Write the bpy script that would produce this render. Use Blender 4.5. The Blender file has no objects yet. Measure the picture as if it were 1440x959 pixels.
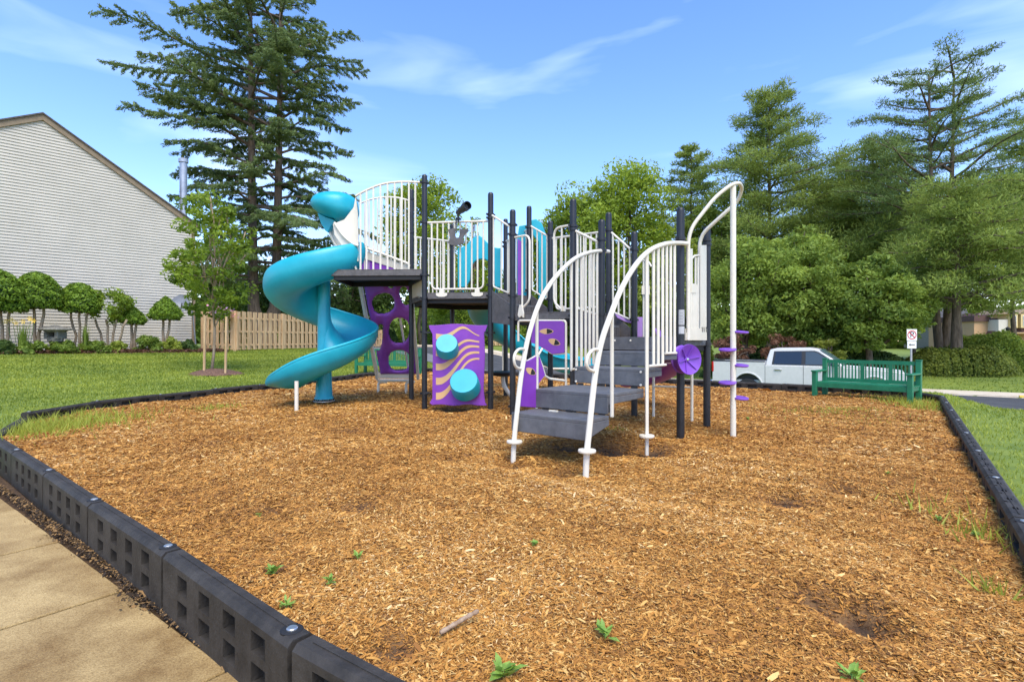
import bpy, bmesh, math, random
import numpy as np
from mathutils import Vector, Matrix
from math import sin, cos, pi, radians as R

# ------------------------------------------------------------------ camera, sky, sun
scene = bpy.context.scene
C = scene.collection
F, CX, CY, CH = 760.0, 720.0, 479.5, 1.1
cam_d = bpy.data.cameras.new('camera'); cam = bpy.data.objects.new('camera', cam_d); C.objects.link(cam)
cam.location = (0, 0, CH); cam.rotation_euler = (R(90), 0, 0)
cam_d.sensor_width = 36; cam_d.lens = F / 1440 * 36
cam_d.clip_start = 0.05; cam_d.clip_end = 2000
scene.camera = cam
SUN_EL, SUN_AZ = 58, 165          # azimuth: compass direction the light comes from, clockwise from +Y
world = bpy.data.worlds.new('World'); scene.world = world; world.use_nodes = True
nt = world.node_tree; nt.nodes.clear()
def wn(t, **k):
    n = nt.nodes.new(t)
    for a, b in k.items(): setattr(n, a, b)
    return n
out = wn('ShaderNodeOutputWorld'); bg = wn('ShaderNodeBackground'); sky = wn('ShaderNodeTexSky', sky_type='NISHITA')
sky.sun_disc = False; sky.sun_elevation = R(SUN_EL); sky.sun_rotation = R(SUN_AZ)
sky.air_density = 1.0; sky.dust_density = 0.1; sky.ozone_density = 2.5; sky.altitude = 50
tc = wn('ShaderNodeTexCoord'); mp = wn('ShaderNodeMapping'); mp.inputs['Scale'].default_value = (1.2, 1.6, 6.0)
mp.inputs['Location'].default_value = (1.35, 0.9, 0.25)
nz = wn('ShaderNodeTexNoise'); nz.inputs['Scale'].default_value = 2.3; nz.inputs['Detail'].default_value = 6; nz.inputs['Roughness'].default_value = .42
nz.inputs['Distortion'].default_value = .5
cr = wn('ShaderNodeValToRGB'); cr.color_ramp.elements[0].position = .52; cr.color_ramp.elements[0].color = (0, 0, 0, 1)
cr.color_ramp.elements[1].position = .88; cr.color_ramp.elements[1].color = (.42, .42, .42, 1)
hs = wn('ShaderNodeHueSaturation'); hs.inputs['Saturation'].default_value = 1.2
mx = wn('ShaderNodeMixRGB'); mx.inputs[2].default_value = (5.2, 6.0, 7.8, 1)
tint = wn('ShaderNodeMixRGB'); tint.blend_type = 'MULTIPLY'; tint.inputs[0].default_value = 1; tint.inputs[2].default_value = (1.06, .90, .96, 1)
L = nt.links.new
L(tc.outputs['Generated'], mp.inputs['Vector']); L(mp.outputs[0], nz.inputs['Vector']); L(nz.outputs[0], cr.inputs[0])
L(cr.outputs[0], mx.inputs[0]); L(sky.outputs[0], hs.inputs['Color']); L(hs.outputs[0], tint.inputs[1]); L(tint.outputs[0], mx.inputs[1]); L(mx.outputs[0], bg.inputs[0]); L(bg.outputs[0], out.inputs[0])
bg.inputs[1].default_value = 0.15
sd = bpy.data.lights.new('sun', 'SUN'); sun = bpy.data.objects.new('sun', sd); C.objects.link(sun)
sd.energy = 2.1; sd.angle = R(42); sd.color = (1, .92, .77)
sun.rotation_euler = (R(90 - SUN_EL), 0, R(180 - SUN_AZ) )
sun.location = (0, 0, 30)
vs = scene.view_settings; vs.view_transform = 'Standard'; vs.look = 'None'; vs.gamma = 1; vs.use_curve_mapping = False
vs.exposure = 1.28
scene.cycles.max_bounces = 6; scene.cycles.diffuse_bounces = 4; scene.cycles.glossy_bounces = 2; scene.cycles.transmission_bounces = 4; scene.cycles.transparent_max_bounces = 4

rng = np.random.default_rng(7)
random.seed(7)

# ------------------------------------------------------------------ geometry helpers
def at(px, py, Y):
    return Vector(((px - CX) / F * Y, Y, CH - (py - CY) / F * Y))
def atz(px, Y, z):
    return Vector(((px - CX) / F * Y, Y, z))
def gnd(px, py, z=0.0):
    Y = (CH - z) * F / (py - CY); return Vector(((px - CX) / F * Y, Y, z))
def onplane(px, py, p0, d):
    """point where the view ray through a pixel meets the vertical plane through p0 along plan direction d"""
    k = (px - CX) / F
    t = (k * p0[1] - p0[0]) / (d[0] - k * d[1])
    Y = p0[1] + t * d[1]
    return at(px, py, Y)

class MB:
    def __init__(s): s.v = []; s.f = []; s.mi = []; s.m = 0; s.xf = None
    def add(s, vs_, fs):
        o = len(s.v)
        if s.xf is not None: vs_ = [s.xf @ Vector(v) for v in vs_]
        s.v += [tuple(v) for v in vs_]; s.f += [tuple(i + o for i in f) for f in fs]; s.mi += [s.m] * len(fs)
    def box(s, c, size, rz=0, rot=None):
        hx, hy, hz = size[0] / 2, size[1] / 2, size[2] / 2
        M = rot if rot is not None else Matrix.Rotation(rz, 3, 'Z')
        p = [Vector(c) + M @ Vector((x * hx, y * hy, z * hz)) for z in (-1, 1) for y in (-1, 1) for x in (-1, 1)]
        s.add(p, [(0, 2, 3, 1), (4, 5, 7, 6), (0, 1, 5, 4), (2, 6, 7, 3), (0, 4, 6, 2), (1, 3, 7, 5)])
    def beam(s, a, b, w, h, up=(0, 0, 1)):
        a = Vector(a); b = Vector(b); d = (b - a).normalized(); u = Vector(up)
        sd_ = d.cross(u)
        if sd_.length < 1e-4: sd_ = d.cross(Vector((1, 0, 0)))
        sd_.normalize(); u = sd_.cross(d)
        p = [q + sd_ * w / 2 * x + u * h / 2 * z for q in (a, b) for x, z in ((-1, -1), (1, -1), (1, 1), (-1, 1))]
        s.add(p, [(0, 3, 2, 1), (4, 5, 6, 7), (0, 1, 5, 4), (1, 2, 6, 5), (2, 3, 7, 6), (3, 0, 4, 7)])
    def tube(s, pts, r, seg=8, closed=False, cap=True):
        pts = [Vector(p) for p in pts]; n = len(pts)
        rr = r if hasattr(r, '__len__') else [r] * n
        tn = []
        for i in range(n):
            a = pts[(i - 1) % n] if (closed or i > 0) else pts[i]; b = pts[(i + 1) % n] if (closed or i < n - 1) else pts[i]
            tn.append((b - a).normalized())
        u = tn[0].orthogonal().normalized(); V = []
        for i in range(n):
            u = (u - tn[i] * u.dot(tn[i])).normalized(); w = tn[i].cross(u)
            for k in range(seg):
                a = 2 * pi * k / seg; V.append(pts[i] + (u * cos(a) + w * sin(a)) * rr[i])
        Fc = []
        for i in range(n if closed else n - 1):
            j = (i + 1) % n
            for k in range(seg):
                l = (k + 1) % seg; Fc.append((i * seg + k, i * seg + l, j * seg + l, j * seg + k))
        if cap and not closed:
            Fc.append(tuple(range(seg))[::-1]); Fc.append(tuple((n - 1) * seg + k for k in range(seg)))
        s.add(V, Fc)
    def lathe(s, c, prof, seg=20, axis=(0, 0, 1)):
        ax = Vector(axis).normalized(); q = Vector((0, 0, 1)).rotation_difference(ax); V = []; n = len(prof)
        for r, z in prof:
            for k in range(seg):
                a = 2 * pi * k / seg; V.append(Vector(c) + q @ Vector((r * cos(a), r * sin(a), z)))
        Fc = [(i * seg + k, i * seg + (k + 1) % seg, (i + 1) * seg + (k + 1) % seg, (i + 1) * seg + k) for i in range(n - 1) for k in range(seg)]
        if prof[0][0] > 1e-4: Fc.append(tuple(range(seg))[::-1])
        if prof[-1][0] > 1e-4: Fc.append(tuple((n - 1) * seg + k for k in range(seg)))
        s.add(V, Fc)
    def prism(s, poly, off):
        """polygon (3d points) extruded by vector off"""
        off = Vector(off); p = [Vector(q) for q in poly]; n = len(p)
        nor = Vector((0, 0, 0))
        for i in range(n): nor += p[i].cross(p[(i + 1) % n])
        if nor.dot(off) > 0: p = p[::-1]
        s.add(p + [q + off for q in p], [tuple(range(n))] + [tuple(range(2 * n - 1, n - 1, -1))] + [(i, i + n, (i + 1) % n + n, (i + 1) % n) for i in range(n)])
    def grid(s, rows, closed_u=False):
        nr = len(rows); nc = len(rows[0]); V = [p for r in rows for p in r]
        Fc = [(i * nc + j, i * nc + j + 1, (i + 1) * nc + j + 1, (i + 1) * nc + j) for i in range(nr - 1) for j in range(nc - 1)]
        s.add(V, Fc)

WO = {}            # world origin of every object (no rotations on parents)
def props(o, label=None, cat=None, group=None, kind=None):
    if label: o['label'] = label
    if cat: o['category'] = cat
    if group: o['group'] = group
    if kind: o['kind'] = kind
    return o
def thing(name, loc, label, cat, group=None):
    o = bpy.data.objects.new(name, None); C.objects.link(o); o.location = loc; o.empty_display_size = .2
    WO[o.name] = Vector(loc); return props(o, label, cat, group)
def build(mb, name, mat, parent=None, origin=None, sharp=35, bevel=0, label=None, mods=None):
    v = [Vector(p) for p in mb.v]
    if origin is None:
        lo = [min(p[i] for p in v) for i in range(3)]; hi = [max(p[i] for p in v) for i in range(3)]
        origin = Vector(((lo[0] + hi[0]) / 2, (lo[1] + hi[1]) / 2, lo[2]))
    origin = Vector(origin)
    me = bpy.data.meshes.new(name); me.from_pydata([tuple(p - origin) for p in v], [], mb.f)
    for m in (mat if isinstance(mat, (list, tuple)) else [mat]): me.materials.append(m)
    me.polygons.foreach_set('material_index', mb.mi)
    bm = bmesh.new(); bm.from_mesh(me); bmesh.ops.recalc_face_normals(bm, faces=bm.faces); bm.to_mesh(me); bm.free()
    me.polygons.foreach_set('use_smooth', [True] * len(me.polygons))
    if sharp is not None: me.set_sharp_from_angle(angle=R(sharp))
    o = bpy.data.objects.new(name, me); C.objects.link(o)
    WO[o.name] = origin
    if parent is not None:
        o.parent = parent; o.location = origin - WO[parent.name]
    else: o.location = origin
    if bevel:
        b = o.modifiers.new('bevel', 'BEVEL'); b.width = bevel; b.segments = 2; b.limit_method = 'ANGLE'; b.angle_limit = R(40)
    if label: o['label'] = label
    return o
def np_mesh(name, V, Fq, mat, parent=None, rnd=None, origin=(0, 0, 0), smooth=False):
    """fast mesh: V (n,3), Fq (m,4) quads; rnd: per-vertex float attribute"""
    me = bpy.data.meshes.new(name); origin = np.array(origin, dtype=np.float64)
    nv, nf, k = len(V), len(Fq), Fq.shape[1]
    me.vertices.add(nv); me.vertices.foreach_set('co', (V - origin).astype(np.float32).ravel())
    me.loops.add(nf * k); me.loops.foreach_set('vertex_index', Fq.astype(np.int32).ravel())
    me.polygons.add(nf); me.polygons.foreach_set('loop_start', np.arange(0, nf * k, k, dtype=np.int32))
    me.polygons.foreach_set('use_smooth', np.full(nf, smooth))
    me.update(calc_edges=True)
    if rnd is not None:
        a = me.attributes.new('rnd', 'FLOAT', 'POINT'); a.data.foreach_set('value', rnd.astype(np.float32))
    me.materials.append(mat)
    o = bpy.data.objects.new(name, me); C.objects.link(o); WO[o.name] = Vector(origin)
    if parent is not None: o.parent = parent; o.location = Vector(origin) - WO[parent.name]
    else: o.location = Vector(origin)
    return o
def smooth_path(pts, n=8):
    """Catmull-Rom through points"""
    P = [Vector(p) for p in pts]; P = [P[0] * 2 - P[1]] + P + [P[-1] * 2 - P[-2]]; o = []
    for i in range(1, len(P) - 2):
        for k in range(n):
            t = k / n; a, b, c, d = P[i - 1:i + 3]
            o.append(.5 * ((2 * b) + (-a + c) * t + (2 * a - 5 * b + 4 * c - d) * t * t + (-a + 3 * b - 3 * c + d) * t ** 3))
    o.append(P[-2]); return o
def rounded(pts, r, n=5, closed=False):
    P = [Vector(p) for p in pts]; o = []; N = len(P)
    for i in range(N):
        if not closed and i in (0, N - 1): o.append(P[i]); continue
        a, b, c = P[i - 1], P[i], P[(i + 1) % N]
        u = (a - b); w = (c - b); k = min(r, u.length * .45, w.length * .45); s0 = b + u.normalized() * k; s1 = b + w.normalized() * k
        for j in range(n + 1):
            t = j / n; o.append((1 - t) ** 2 * s0 + 2 * t * (1 - t) * b + t * t * s1)
    return o

# ------------------------------------------------------------------ materials
def lin(r, g, b):
    f = lambda c: c / 12.92 if c <= .04045 else ((c + .055) / 1.055) ** 2.4
    return (f(r / 255), f(g / 255), f(b / 255), 1)
def mat(name, c1, c2=None, scale=8, rough=.5, metal=0, bump=0, bscale=40, detail=4, spec=.5, coords='Object', stretch=None, attr=False, trans=0, ramp=(.35, .65), wear=None):
    m = bpy.data.materials.new(name); m.use_nodes = True; t = m.node_tree; N = t.nodes; b = N['Principled BSDF']; ln = t.links.new
    b.inputs['Roughness'].default_value = rough; b.inputs['Metallic'].default_value = metal; b.inputs['Specular IOR Level'].default_value = spec
    co = N.new('ShaderNodeTexCoord'); src = co.outputs[coords]
    if stretch:
        mpp = N.new('ShaderNodeMapping'); mpp.inputs['Scale'].default_value = stretch; ln(src, mpp.inputs[0]); src = mpp.outputs[0]
    c1 = tuple(c1)[:3] + (1,); col = None
    if c2 is not None:
        rp = N.new('ShaderNodeValToRGB'); rp.color_ramp.elements[0].position = ramp[0]; rp.color_ramp.elements[1].position = ramp[1]
        rp.color_ramp.elements[0].color = c1; rp.color_ramp.elements[1].color = tuple(c2)[:3] + (1,)
        if attr:
            at_ = N.new('ShaderNodeAttribute'); at_.attribute_name = 'rnd'; ln(at_.outputs['Fac'], rp.inputs[0])
        else:
            nn = N.new('ShaderNodeTexNoise'); nn.inputs['Scale'].default_value = scale; nn.inputs['Detail'].default_value = detail; nn.inputs['Roughness'].default_value = .65
            ln(src, nn.inputs['Vector']); ln(nn.outputs[0], rp.inputs[0])
        col = rp.outputs[0]
    if col is None: b.inputs['Base Color'].default_value = c1
    else: ln(col, b.inputs['Base Color'])
    if bump:
        n2 = N.new('ShaderNodeTexNoise'); n2.inputs['Scale'].default_value = bscale; n2.inputs['Detail'].default_value = 5; ln(src, n2.inputs['Vector'])
        bp = N.new('ShaderNodeBump'); bp.inputs['Strength'].default_value = min(1, bump); bp.inputs['Distance'].default_value = .01; ln(n2.outputs[0], bp.inputs['Height']); ln(bp.outputs[0], b.inputs['Normal'])
    if trans:
        tr = N.new('ShaderNodeBsdfTranslucent'); ms = N.new('ShaderNodeMixShader'); ms.inputs[0].default_value = trans
        if col is not None:
            hv = N.new('ShaderNodeHueSaturation'); hv.inputs['Value'].default_value = 1.4; hv.inputs['Hue'].default_value = .485; ln(col, hv.inputs['Color']); ln(hv.outputs[0], tr.inputs[0])
        else: tr.inputs[0].default_value = c1
        ln(b.outputs[0], ms.inputs[1]); ln(tr.outputs[0], ms.inputs[2]); ln(ms.outputs[0], N['Material Output'].inputs[0])
    return m
M = {}
M['white'] = mat('cream_white_powdercoat', (.74, .69, .58), (.66, .61, .50), scale=3, rough=.35, bump=.05, bscale=90)
M['black'] = mat('black_blue_powdercoat', (.007, .008, .011), (.014, .015, .020), scale=5, rough=.42, bump=.08, bscale=120)
M['teal'] = mat('turquoise_plastic', (.004, .33, .43), (.012, .39, .50), scale=2.5, rough=.42, bump=.06, bscale=60)
M['purple'] = mat('purple_plastic', (.19, .035, .36), (.23, .05, .42), scale=3, rough=.42, bump=.05, bscale=80)
M['purple2'] = mat('faded_violet_plastic', (.17, .05, .42), (.21, .07, .48), scale=3, rough=.4)
M['tan'] = mat('tan_plastic_inlay', (.62, .38, .17), (.68, .42, .2), scale=6, rough=.5)
M['deck'] = mat('grey_pvc_coated_steel', (.085, .088, .094), (.15, .152, .16), scale=9, rough=.6, bump=.5, bscale=220, ramp=(.3, .75))
M['deckrim'] = mat('grey_brown_deck_rim', (.075, .07, .068), (.13, .12, .118), scale=8, rough=.55, bump=.3, bscale=200)
M['dark'] = mat('dark_rubber', (.01, .01, .011), rough=.7)
M['bolt'] = mat('galvanised_bolt', (.6, .6, .58), rough=.35, metal=.9)
M['timber'] = mat('black_recycled_plastic', (.026, .023, .020), (.066, .058, .050), scale=7, rough=.6, bump=.4, bscale=60, ramp=(.35, .8), spec=.25)
M['chip'] = None
M['soil'] = mat('dark_damp_soil', (.030, .016, .007), (.10, .055, .022), scale=30, rough=.95, bump=1, bscale=60)
# ------------------------------------------------------------------ terrain
def ss(a, b, x):
    t = np.clip((np.asarray(x, dtype=float) - a) / (b - a), 0, 1); return t * t * (3 - 2 * t)
def ss2(a, b, x):
    t = np.clip((x - a) / (b - a), 0, 1); return t * t * (3 - 2 * t)
def UV(x, y): return .6 * x + .8 * y, .8 * x - .6 * y
def XY(u, v): return .6 * u + .8 * v, .8 * u - .6 * v
def H(x, y):
    u, v = UV(np.asarray(x, float), np.asarray(y, float))
    D = -1.08 * ss2(14.2 - 3.3 * ss(.3, 1.2, v), 19.9, u) + .13 * ss(27.15, 27.25, u) + .38 * ss(29, 35, u) + .45 * ss(38, 70, u)
    z = D * ss(-26, -12, v) + .66 * ss(-14, -26, v)
    return z
BORDER = [(1.25, .42), (-4.62, 5.07), (-5.75, 5.98), (-6.62, 7.45), (-6.40, 9.7), (-5.62, 11.8), (-4.35, 16.4), (-3.55, 19.9), (4.3, 13.85), (7.72, 10.35), (7.62, 9.55), (2.83, 3.0)]
PB = np.array(BORDER)
def inpoly(x, y, P=PB):
    x = np.asarray(x); y = np.asarray(y); r = np.zeros(x.shape, bool); n = len(P)
    for i in range(n):
        x1, y1 = P[i]; x2, y2 = P[(i + 1) % n]
        c = ((y1 > y) != (y2 > y)) & (x < (x2 - x1) * (y - y1) / (y2 - y1 + 1e-12) + x1); r ^= c
    return r
def bdist(x, y, P=PB):
    d = np.full(np.shape(x), 1e9); n = len(P)
    for i in range(n):
        a = P[i]; b = P[(i + 1) % n]; e = b - a; t = np.clip(((x - a[0]) * e[0] + (y - a[1]) * e[1]) / (e @ e), 0, 1)
        d = np.minimum(d, np.hypot(x - a[0] - t * e[0], y - a[1] - t * e[1]))
    return d
PITS = [(860, 628, .34, .11), (800, 632, .22, .06), (925, 634, .25, .07), (722, 655, .16, .05), (780, 664, .18, .03), (1102, 703, .17, .06), (1212, 870, .12, .06), (1150, 850, .12, .03),
        (790, 664, .1, .03), (510, 705, .16, .035), (500, 603, .22, .03), (1185, 685, .15, .025), (560, 905, .12, .035), (640, 576, .3, .05), (540, 548, .3, .04), (390, 800, .09, .03),
        (1350, 632, .2, .03), (640, 640, .25, .02), (417, 582, .15, .03), (380, 712, .2, .02)]  # scuffed hollows; the ones below the stairs also place the stair shade
def mz(x, y):
    x = np.asarray(x, float); y = np.asarray(y, float)
    z = .014 * np.sin(1.7 * x + 2.1 * y) + .012 * np.sin(3.1 * x - 1.3 * y + 1) + .009 * np.sin(5.3 * x + 4.1 * y + 2) + .006 * np.sin(9.1 * x - 7.7 * y)
    z = z + .012 * np.sin(13 * x + 3 * y) * np.sin(11 * y - 2 * x)
    for px, py, r, d in PITS:
        p = gnd(px, py); e = ((x - p.x) / r) ** 2 + ((y - p.y) / (r * 1.5)) ** 2
        z = z - d * np.exp(-e * 1.5) + d * .25 * np.exp(-(np.sqrt(e) - 1.5) ** 2 * 5)
    return z
def pit_shade(x, y):  # dark mask: bare pits, plus shade under the stairs put into the colour
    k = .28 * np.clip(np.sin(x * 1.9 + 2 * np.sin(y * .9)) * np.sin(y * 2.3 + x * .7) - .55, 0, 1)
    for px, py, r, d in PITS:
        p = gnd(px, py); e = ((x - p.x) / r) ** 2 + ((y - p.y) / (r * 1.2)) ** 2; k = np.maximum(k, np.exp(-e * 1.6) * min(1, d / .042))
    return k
def sheet(name, xs, ys, zf, m, clipf=None, kind='structure'):
    X, Y = np.meshgrid(xs, ys); Z = zf(X, Y); V = np.stack([X, Y, Z], -1).reshape(-1, 3); nx = len(xs)
    i, j = np.meshgrid(np.arange(len(ys) - 1), np.arange(nx - 1), indexing='ij'); a = (i * nx + j).ravel()
    Fq = np.stack([a, a + 1, a + nx + 1, a + nx], 1)
    if clipf is not None:
        cxy = V[Fq].mean(1); Fq = Fq[clipf(cxy[:, 0], cxy[:, 1])]
    o = np_mesh(name, V, Fq, m, smooth=True); o['kind'] = kind; return o
M['grassbase'] = mat('lawn_turf', (.10, .155, .014), (.20, .25, .03), scale=2.2, rough=.9, bump=1, bscale=35, detail=8)
def gz(x, y):
    z = H(x, y); ins = inpoly(x, y); d = bdist(x, y)
    u, v = UV(x, y); low = (v > -7.6) & (v < 1.5) & ((u < 1.6) & (u > -4) | (u < 3.2) & ins)
    return np.where(low, -.62, z - np.where(ins, .3 * np.clip(d / .35, 0, 1), 0))
xs = np.concatenate([np.arange(-400, -40, 20), np.arange(-40, -12, 1.), np.arange(-12, 14, .25), np.arange(14, 40, 1.), np.arange(40, 400, 20)])
ys = np.concatenate([np.arange(-40, -4, 4), np.arange(-4, 24, .25), np.arange(24, 60, 1.), np.arange(60, 700, 20)])
sheet('ground', xs, ys, gz, M['grassbase'])

# bed of wood chips
m = mat('wood_chip_bed', (.26, .12, .035), (.46, .24, .075), scale=60, rough=.9, bump=1, bscale=90)
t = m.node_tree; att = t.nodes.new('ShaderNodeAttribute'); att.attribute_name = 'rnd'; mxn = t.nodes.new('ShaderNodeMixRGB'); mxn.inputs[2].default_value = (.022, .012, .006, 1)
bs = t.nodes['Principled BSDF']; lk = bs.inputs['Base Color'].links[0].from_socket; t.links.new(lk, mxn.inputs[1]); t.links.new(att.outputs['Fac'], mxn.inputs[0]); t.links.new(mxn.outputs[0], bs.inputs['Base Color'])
def mulch_sheet():
    xs = np.concatenate([np.arange(-8, -4, .15), np.arange(-4, 4, .06), np.arange(4, 9, .15)]); ys = np.concatenate([np.arange(.3, 9, .06), np.arange(9, 21, .18)])
    X, Y = np.meshgrid(xs, ys); V = np.stack([X, Y, mz(X, Y) - .004], -1).reshape(-1, 3); nx = len(xs)
    i, j = np.meshgrid(np.arange(len(ys) - 1), np.arange(nx - 1), indexing='ij'); a = (i * nx + j).ravel(); Fq = np.stack([a, a + 1, a + nx + 1, a + nx], 1)
    c = V[Fq].mean(1); k = inpoly(c[:, 0], c[:, 1]); Fq = Fq[k]
    o = np_mesh('mulch', V, Fq, m, rnd=pit_shade(V[:, 0], V[:, 1]), smooth=True); o['kind'] = 'structure'
mulch_sheet()
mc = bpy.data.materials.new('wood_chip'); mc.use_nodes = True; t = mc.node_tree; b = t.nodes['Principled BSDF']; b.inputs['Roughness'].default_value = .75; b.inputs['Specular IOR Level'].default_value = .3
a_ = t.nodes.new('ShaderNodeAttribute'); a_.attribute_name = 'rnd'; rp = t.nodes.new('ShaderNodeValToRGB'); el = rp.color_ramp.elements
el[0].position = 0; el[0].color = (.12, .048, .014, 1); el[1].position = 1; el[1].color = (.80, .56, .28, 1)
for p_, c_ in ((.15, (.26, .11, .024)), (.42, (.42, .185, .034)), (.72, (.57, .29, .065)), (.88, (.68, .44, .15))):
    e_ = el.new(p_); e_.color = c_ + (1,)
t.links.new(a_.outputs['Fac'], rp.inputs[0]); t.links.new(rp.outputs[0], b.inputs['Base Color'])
def chips():
    Xs, Ys, Ss = [], [], []
    for y0, y1, dens, size in ((.9, 2.2, 33000, .0122), (2.2, 3.4, 26000, .0132), (3.4, 5, 17500, .0152), (5, 7.5, 9500, .019), (7.5, 11, 4200, .025), (11, 20, 1200, .040)):
        w = y1 * .947 + 1.2; n = int(2 * w * (y1 - y0) * dens)
        x = rng.uniform(-w, w, n); y = rng.uniform(y0, y1, n)
        k = inpoly(x, y) & (np.abs(x) < y * .947 + 1.0) & (bdist(x, y) > .0) & (rng.random(n) > pit_shade(x, y) * .97)
        Xs.append(x[k]); Ys.append(y[k]); Ss.append(np.full(k.sum(), size))
    x = np.concatenate(Xs); y = np.concatenate(Ys); s = np.concatenate(Ss); n = len(x)
    L_ = s * rng.lognormal(0, .45, n) * .62; W_ = L_ * rng.uniform(.11, .30, n); big = rng.random(n) < .004; L_[big] *= 2.2; W_[big] *= .6
    az = rng.normal(.5, 1.1, n) + np.sin(x * 1.3 + y) * .8; tilt = rng.normal(0, .22, n); roll = rng.normal(0, .42, n); bend = rng.normal(0, .12, n) * L_
    z = mz(x, y) + rng.uniform(.001, .014, n) * (s / .02) * .8
    d = np.stack([np.cos(az) * np.cos(tilt), np.sin(az) * np.cos(tilt), np.sin(tilt)], 1)
    pz = np.stack([-np.sin(az), np.cos(az), np.zeros(n)], 1); up = np.cross(d, pz)
    sd_ = pz * np.cos(roll)[:, None] + up * np.sin(roll)[:, None]; nr = np.cross(d, sd_)
    c = np.stack([x, y, z], 1); V = np.empty((n, 6, 3)); tap = rng.uniform(.3, 1, n)
    for i, (q, wd) in enumerate(((-1, tap), (0, np.ones(n)), (1, tap[::-1]))):
        p = c + d * (L_ * q)[:, None] + nr * (bend * (1 - q * q))[:, None]
        V[:, 2 * i] = p - sd_ * (W_ * wd)[:, None]; V[:, 2 * i + 1] = p + sd_ * (W_ * wd)[:, None]
    base = np.arange(n)[:, None] * 6; Fq = np.concatenate([base + np.array([0, 1, 3, 2]), base + np.array([2, 3, 5, 4])])
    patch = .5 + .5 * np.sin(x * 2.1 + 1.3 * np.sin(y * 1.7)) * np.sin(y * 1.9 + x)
    r = np.clip(rng.beta(1.7, 1.7, n) * .92 + .06 + (patch - .5) * .2 - pit_shade(x, y) * .45, 0, 1)
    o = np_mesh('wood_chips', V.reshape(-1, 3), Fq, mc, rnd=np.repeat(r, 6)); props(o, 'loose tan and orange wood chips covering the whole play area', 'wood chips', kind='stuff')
    print('chips', n)
chips()

# ------------------------------------------------------------------ sidewalk beside the near border
mw = mat('stained_concrete', (.22, .125, .035), (.52, .37, .16), scale=1.9, rough=.85, bump=.6, bscale=160, detail=9, ramp=(.32, .6))
t = mw.node_tree; n3 = t.nodes.new('ShaderNodeTexNoise'); n3.inputs['Scale'].default_value = 130; n3.inputs['Detail'].default_value = 3; r3 = t.nodes.new('ShaderNodeValToRGB')
r3.color_ramp.elements[0].position = .3; r3.color_ramp.elements[0].color = (.55, .5, .42, 1); r3.color_ramp.elements[1].position = .6; r3.color_ramp.elements[1].color = (1, 1, 1, 1)
mm = t.nodes.new('ShaderNodeMixRGB'); mm.blend_type = 'MULTIPLY'; mm.inputs[0].default_value = .8; bs = t.nodes['Principled BSDF']; lk = bs.inputs['Base Color'].links[0].from_socket
co_ = [n for n in t.nodes if n.type == 'TEX_COORD'][0]; t.links.new(co_.outputs['Object'], n3.inputs['Vector']); t.links.new(n3.outputs[0], r3.inputs[0])
t.links.new(lk, mm.inputs[1]); t.links.new(r3.outputs[0], mm.inputs[2]); t.links.new(mm.outputs[0], bs.inputs['Base Color'])
sw = MB()
for k in range(16):
    v0 = 1.75 - k * 1.15 - .52; v1 = v0 - 1.132
    if k > 12: continue
    c = [XY(-.6, v0), XY(1.055, v0), XY(1.055, v1), XY(-.6, v1)]
    sw.prism([(a, b_, -.40) for a, b_ in c], (0, 0, .18 + .002 * (k % 3)))
o = build(sw, 'sidewalk', mw, origin=(0, 0, 0), bevel=.006); o['kind'] = 'structure'
sl = MB(); sl.prism([(*XY(.9, -9), -.65), (*XY(1.30, -9), -.65), (*XY(1.16, 1.6), -.65), (*XY(.9, 1.6), -.65)], (0, 0, .405))
o = build(sl, 'soil', M['soil'], origin=(0, 0, 0)); o['kind'] = 'structure'
def crumbs():
    n = 15000; v = rng.uniform(-7.5, 1.5, n); u = 1.115 + .02 * ss(-3, -6, v) - np.abs(rng.normal(0, .024 + .022 * np.clip(np.sin(v * 3.7 + .6) + np.sin(v * 9.3) * .6 - .2, 0, 2), n)); x, y = XY(u, v)
    s = rng.lognormal(0, .5, n) * .007; az = rng.uniform(0, 6.3, n); z = -.220 + rng.uniform(0, .010, n) + np.clip(.02 - (1.11 - u) * .3, 0, .02)
    d = np.stack([np.cos(az), np.sin(az), rng.normal(0, .4, n)], 1); q = np.stack([-np.sin(az), np.cos(az), rng.normal(0, .4, n)], 1) * .5; c = np.stack([x, y, z], 1)
    V = np.stack([c - d * s[:, None], c + q * s[:, None], c + d * s[:, None], c - q * s[:, None]], 1).reshape(-1, 3)
    mcr = mat('soil_crumbs', (.03, .018, .009), (.26, .15, .055), attr=True, rough=.9)
    o = np_mesh('soil_crumbs', V, np.arange(4 * n).reshape(-1, 4), mcr, rnd=np.repeat(rng.random(n) ** 1.5, 4)); props(o, 'dark soil and bark crumbs spilled along the sidewalk edge', 'soil', kind='stuff')
crumbs()

# ------------------------------------------------------------------ road, kerb, far sidewalk
def strip(name, u0, u1, v0, v1, off, m, nu=2, nv=60, thick=0):
    us = np.linspace(u0, u1, nu); vv = np.linspace(v0, v1, nv); Ug, Vg = np.meshgrid(us, vv); X, Y = XY(Ug, Vg)
    Z = H(X, Y) + off; V = np.stack([X, Y, Z], -1).reshape(-1, 3); i, j = np.meshgrid(np.arange(nv - 1), np.arange(nu - 1), indexing='ij'); a = (i * nu + j).ravel()
    o = np_mesh(name, V, np.stack([a, a + 1, a + nu + 1, a + nu], 1), m, smooth=True); o['kind'] = 'structure'; return o
M['asphalt'] = mat('asphalt', (.040, .041, .045), (.075, .076, .08), scale=1.3, rough=.85, bump=.5, bscale=150, detail=9)
M['asphalt2'] = mat('worn_asphalt', (.13, .13, .135), (.18, .18, .18), scale=2, rough=.85, bump=.5, bscale=150, detail=9)
M['concrete'] = mat('pale_concrete', (.52, .43, .31), (.62, .54, .42), scale=2, rough=.85, bump=.4, bscale=90)
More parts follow.
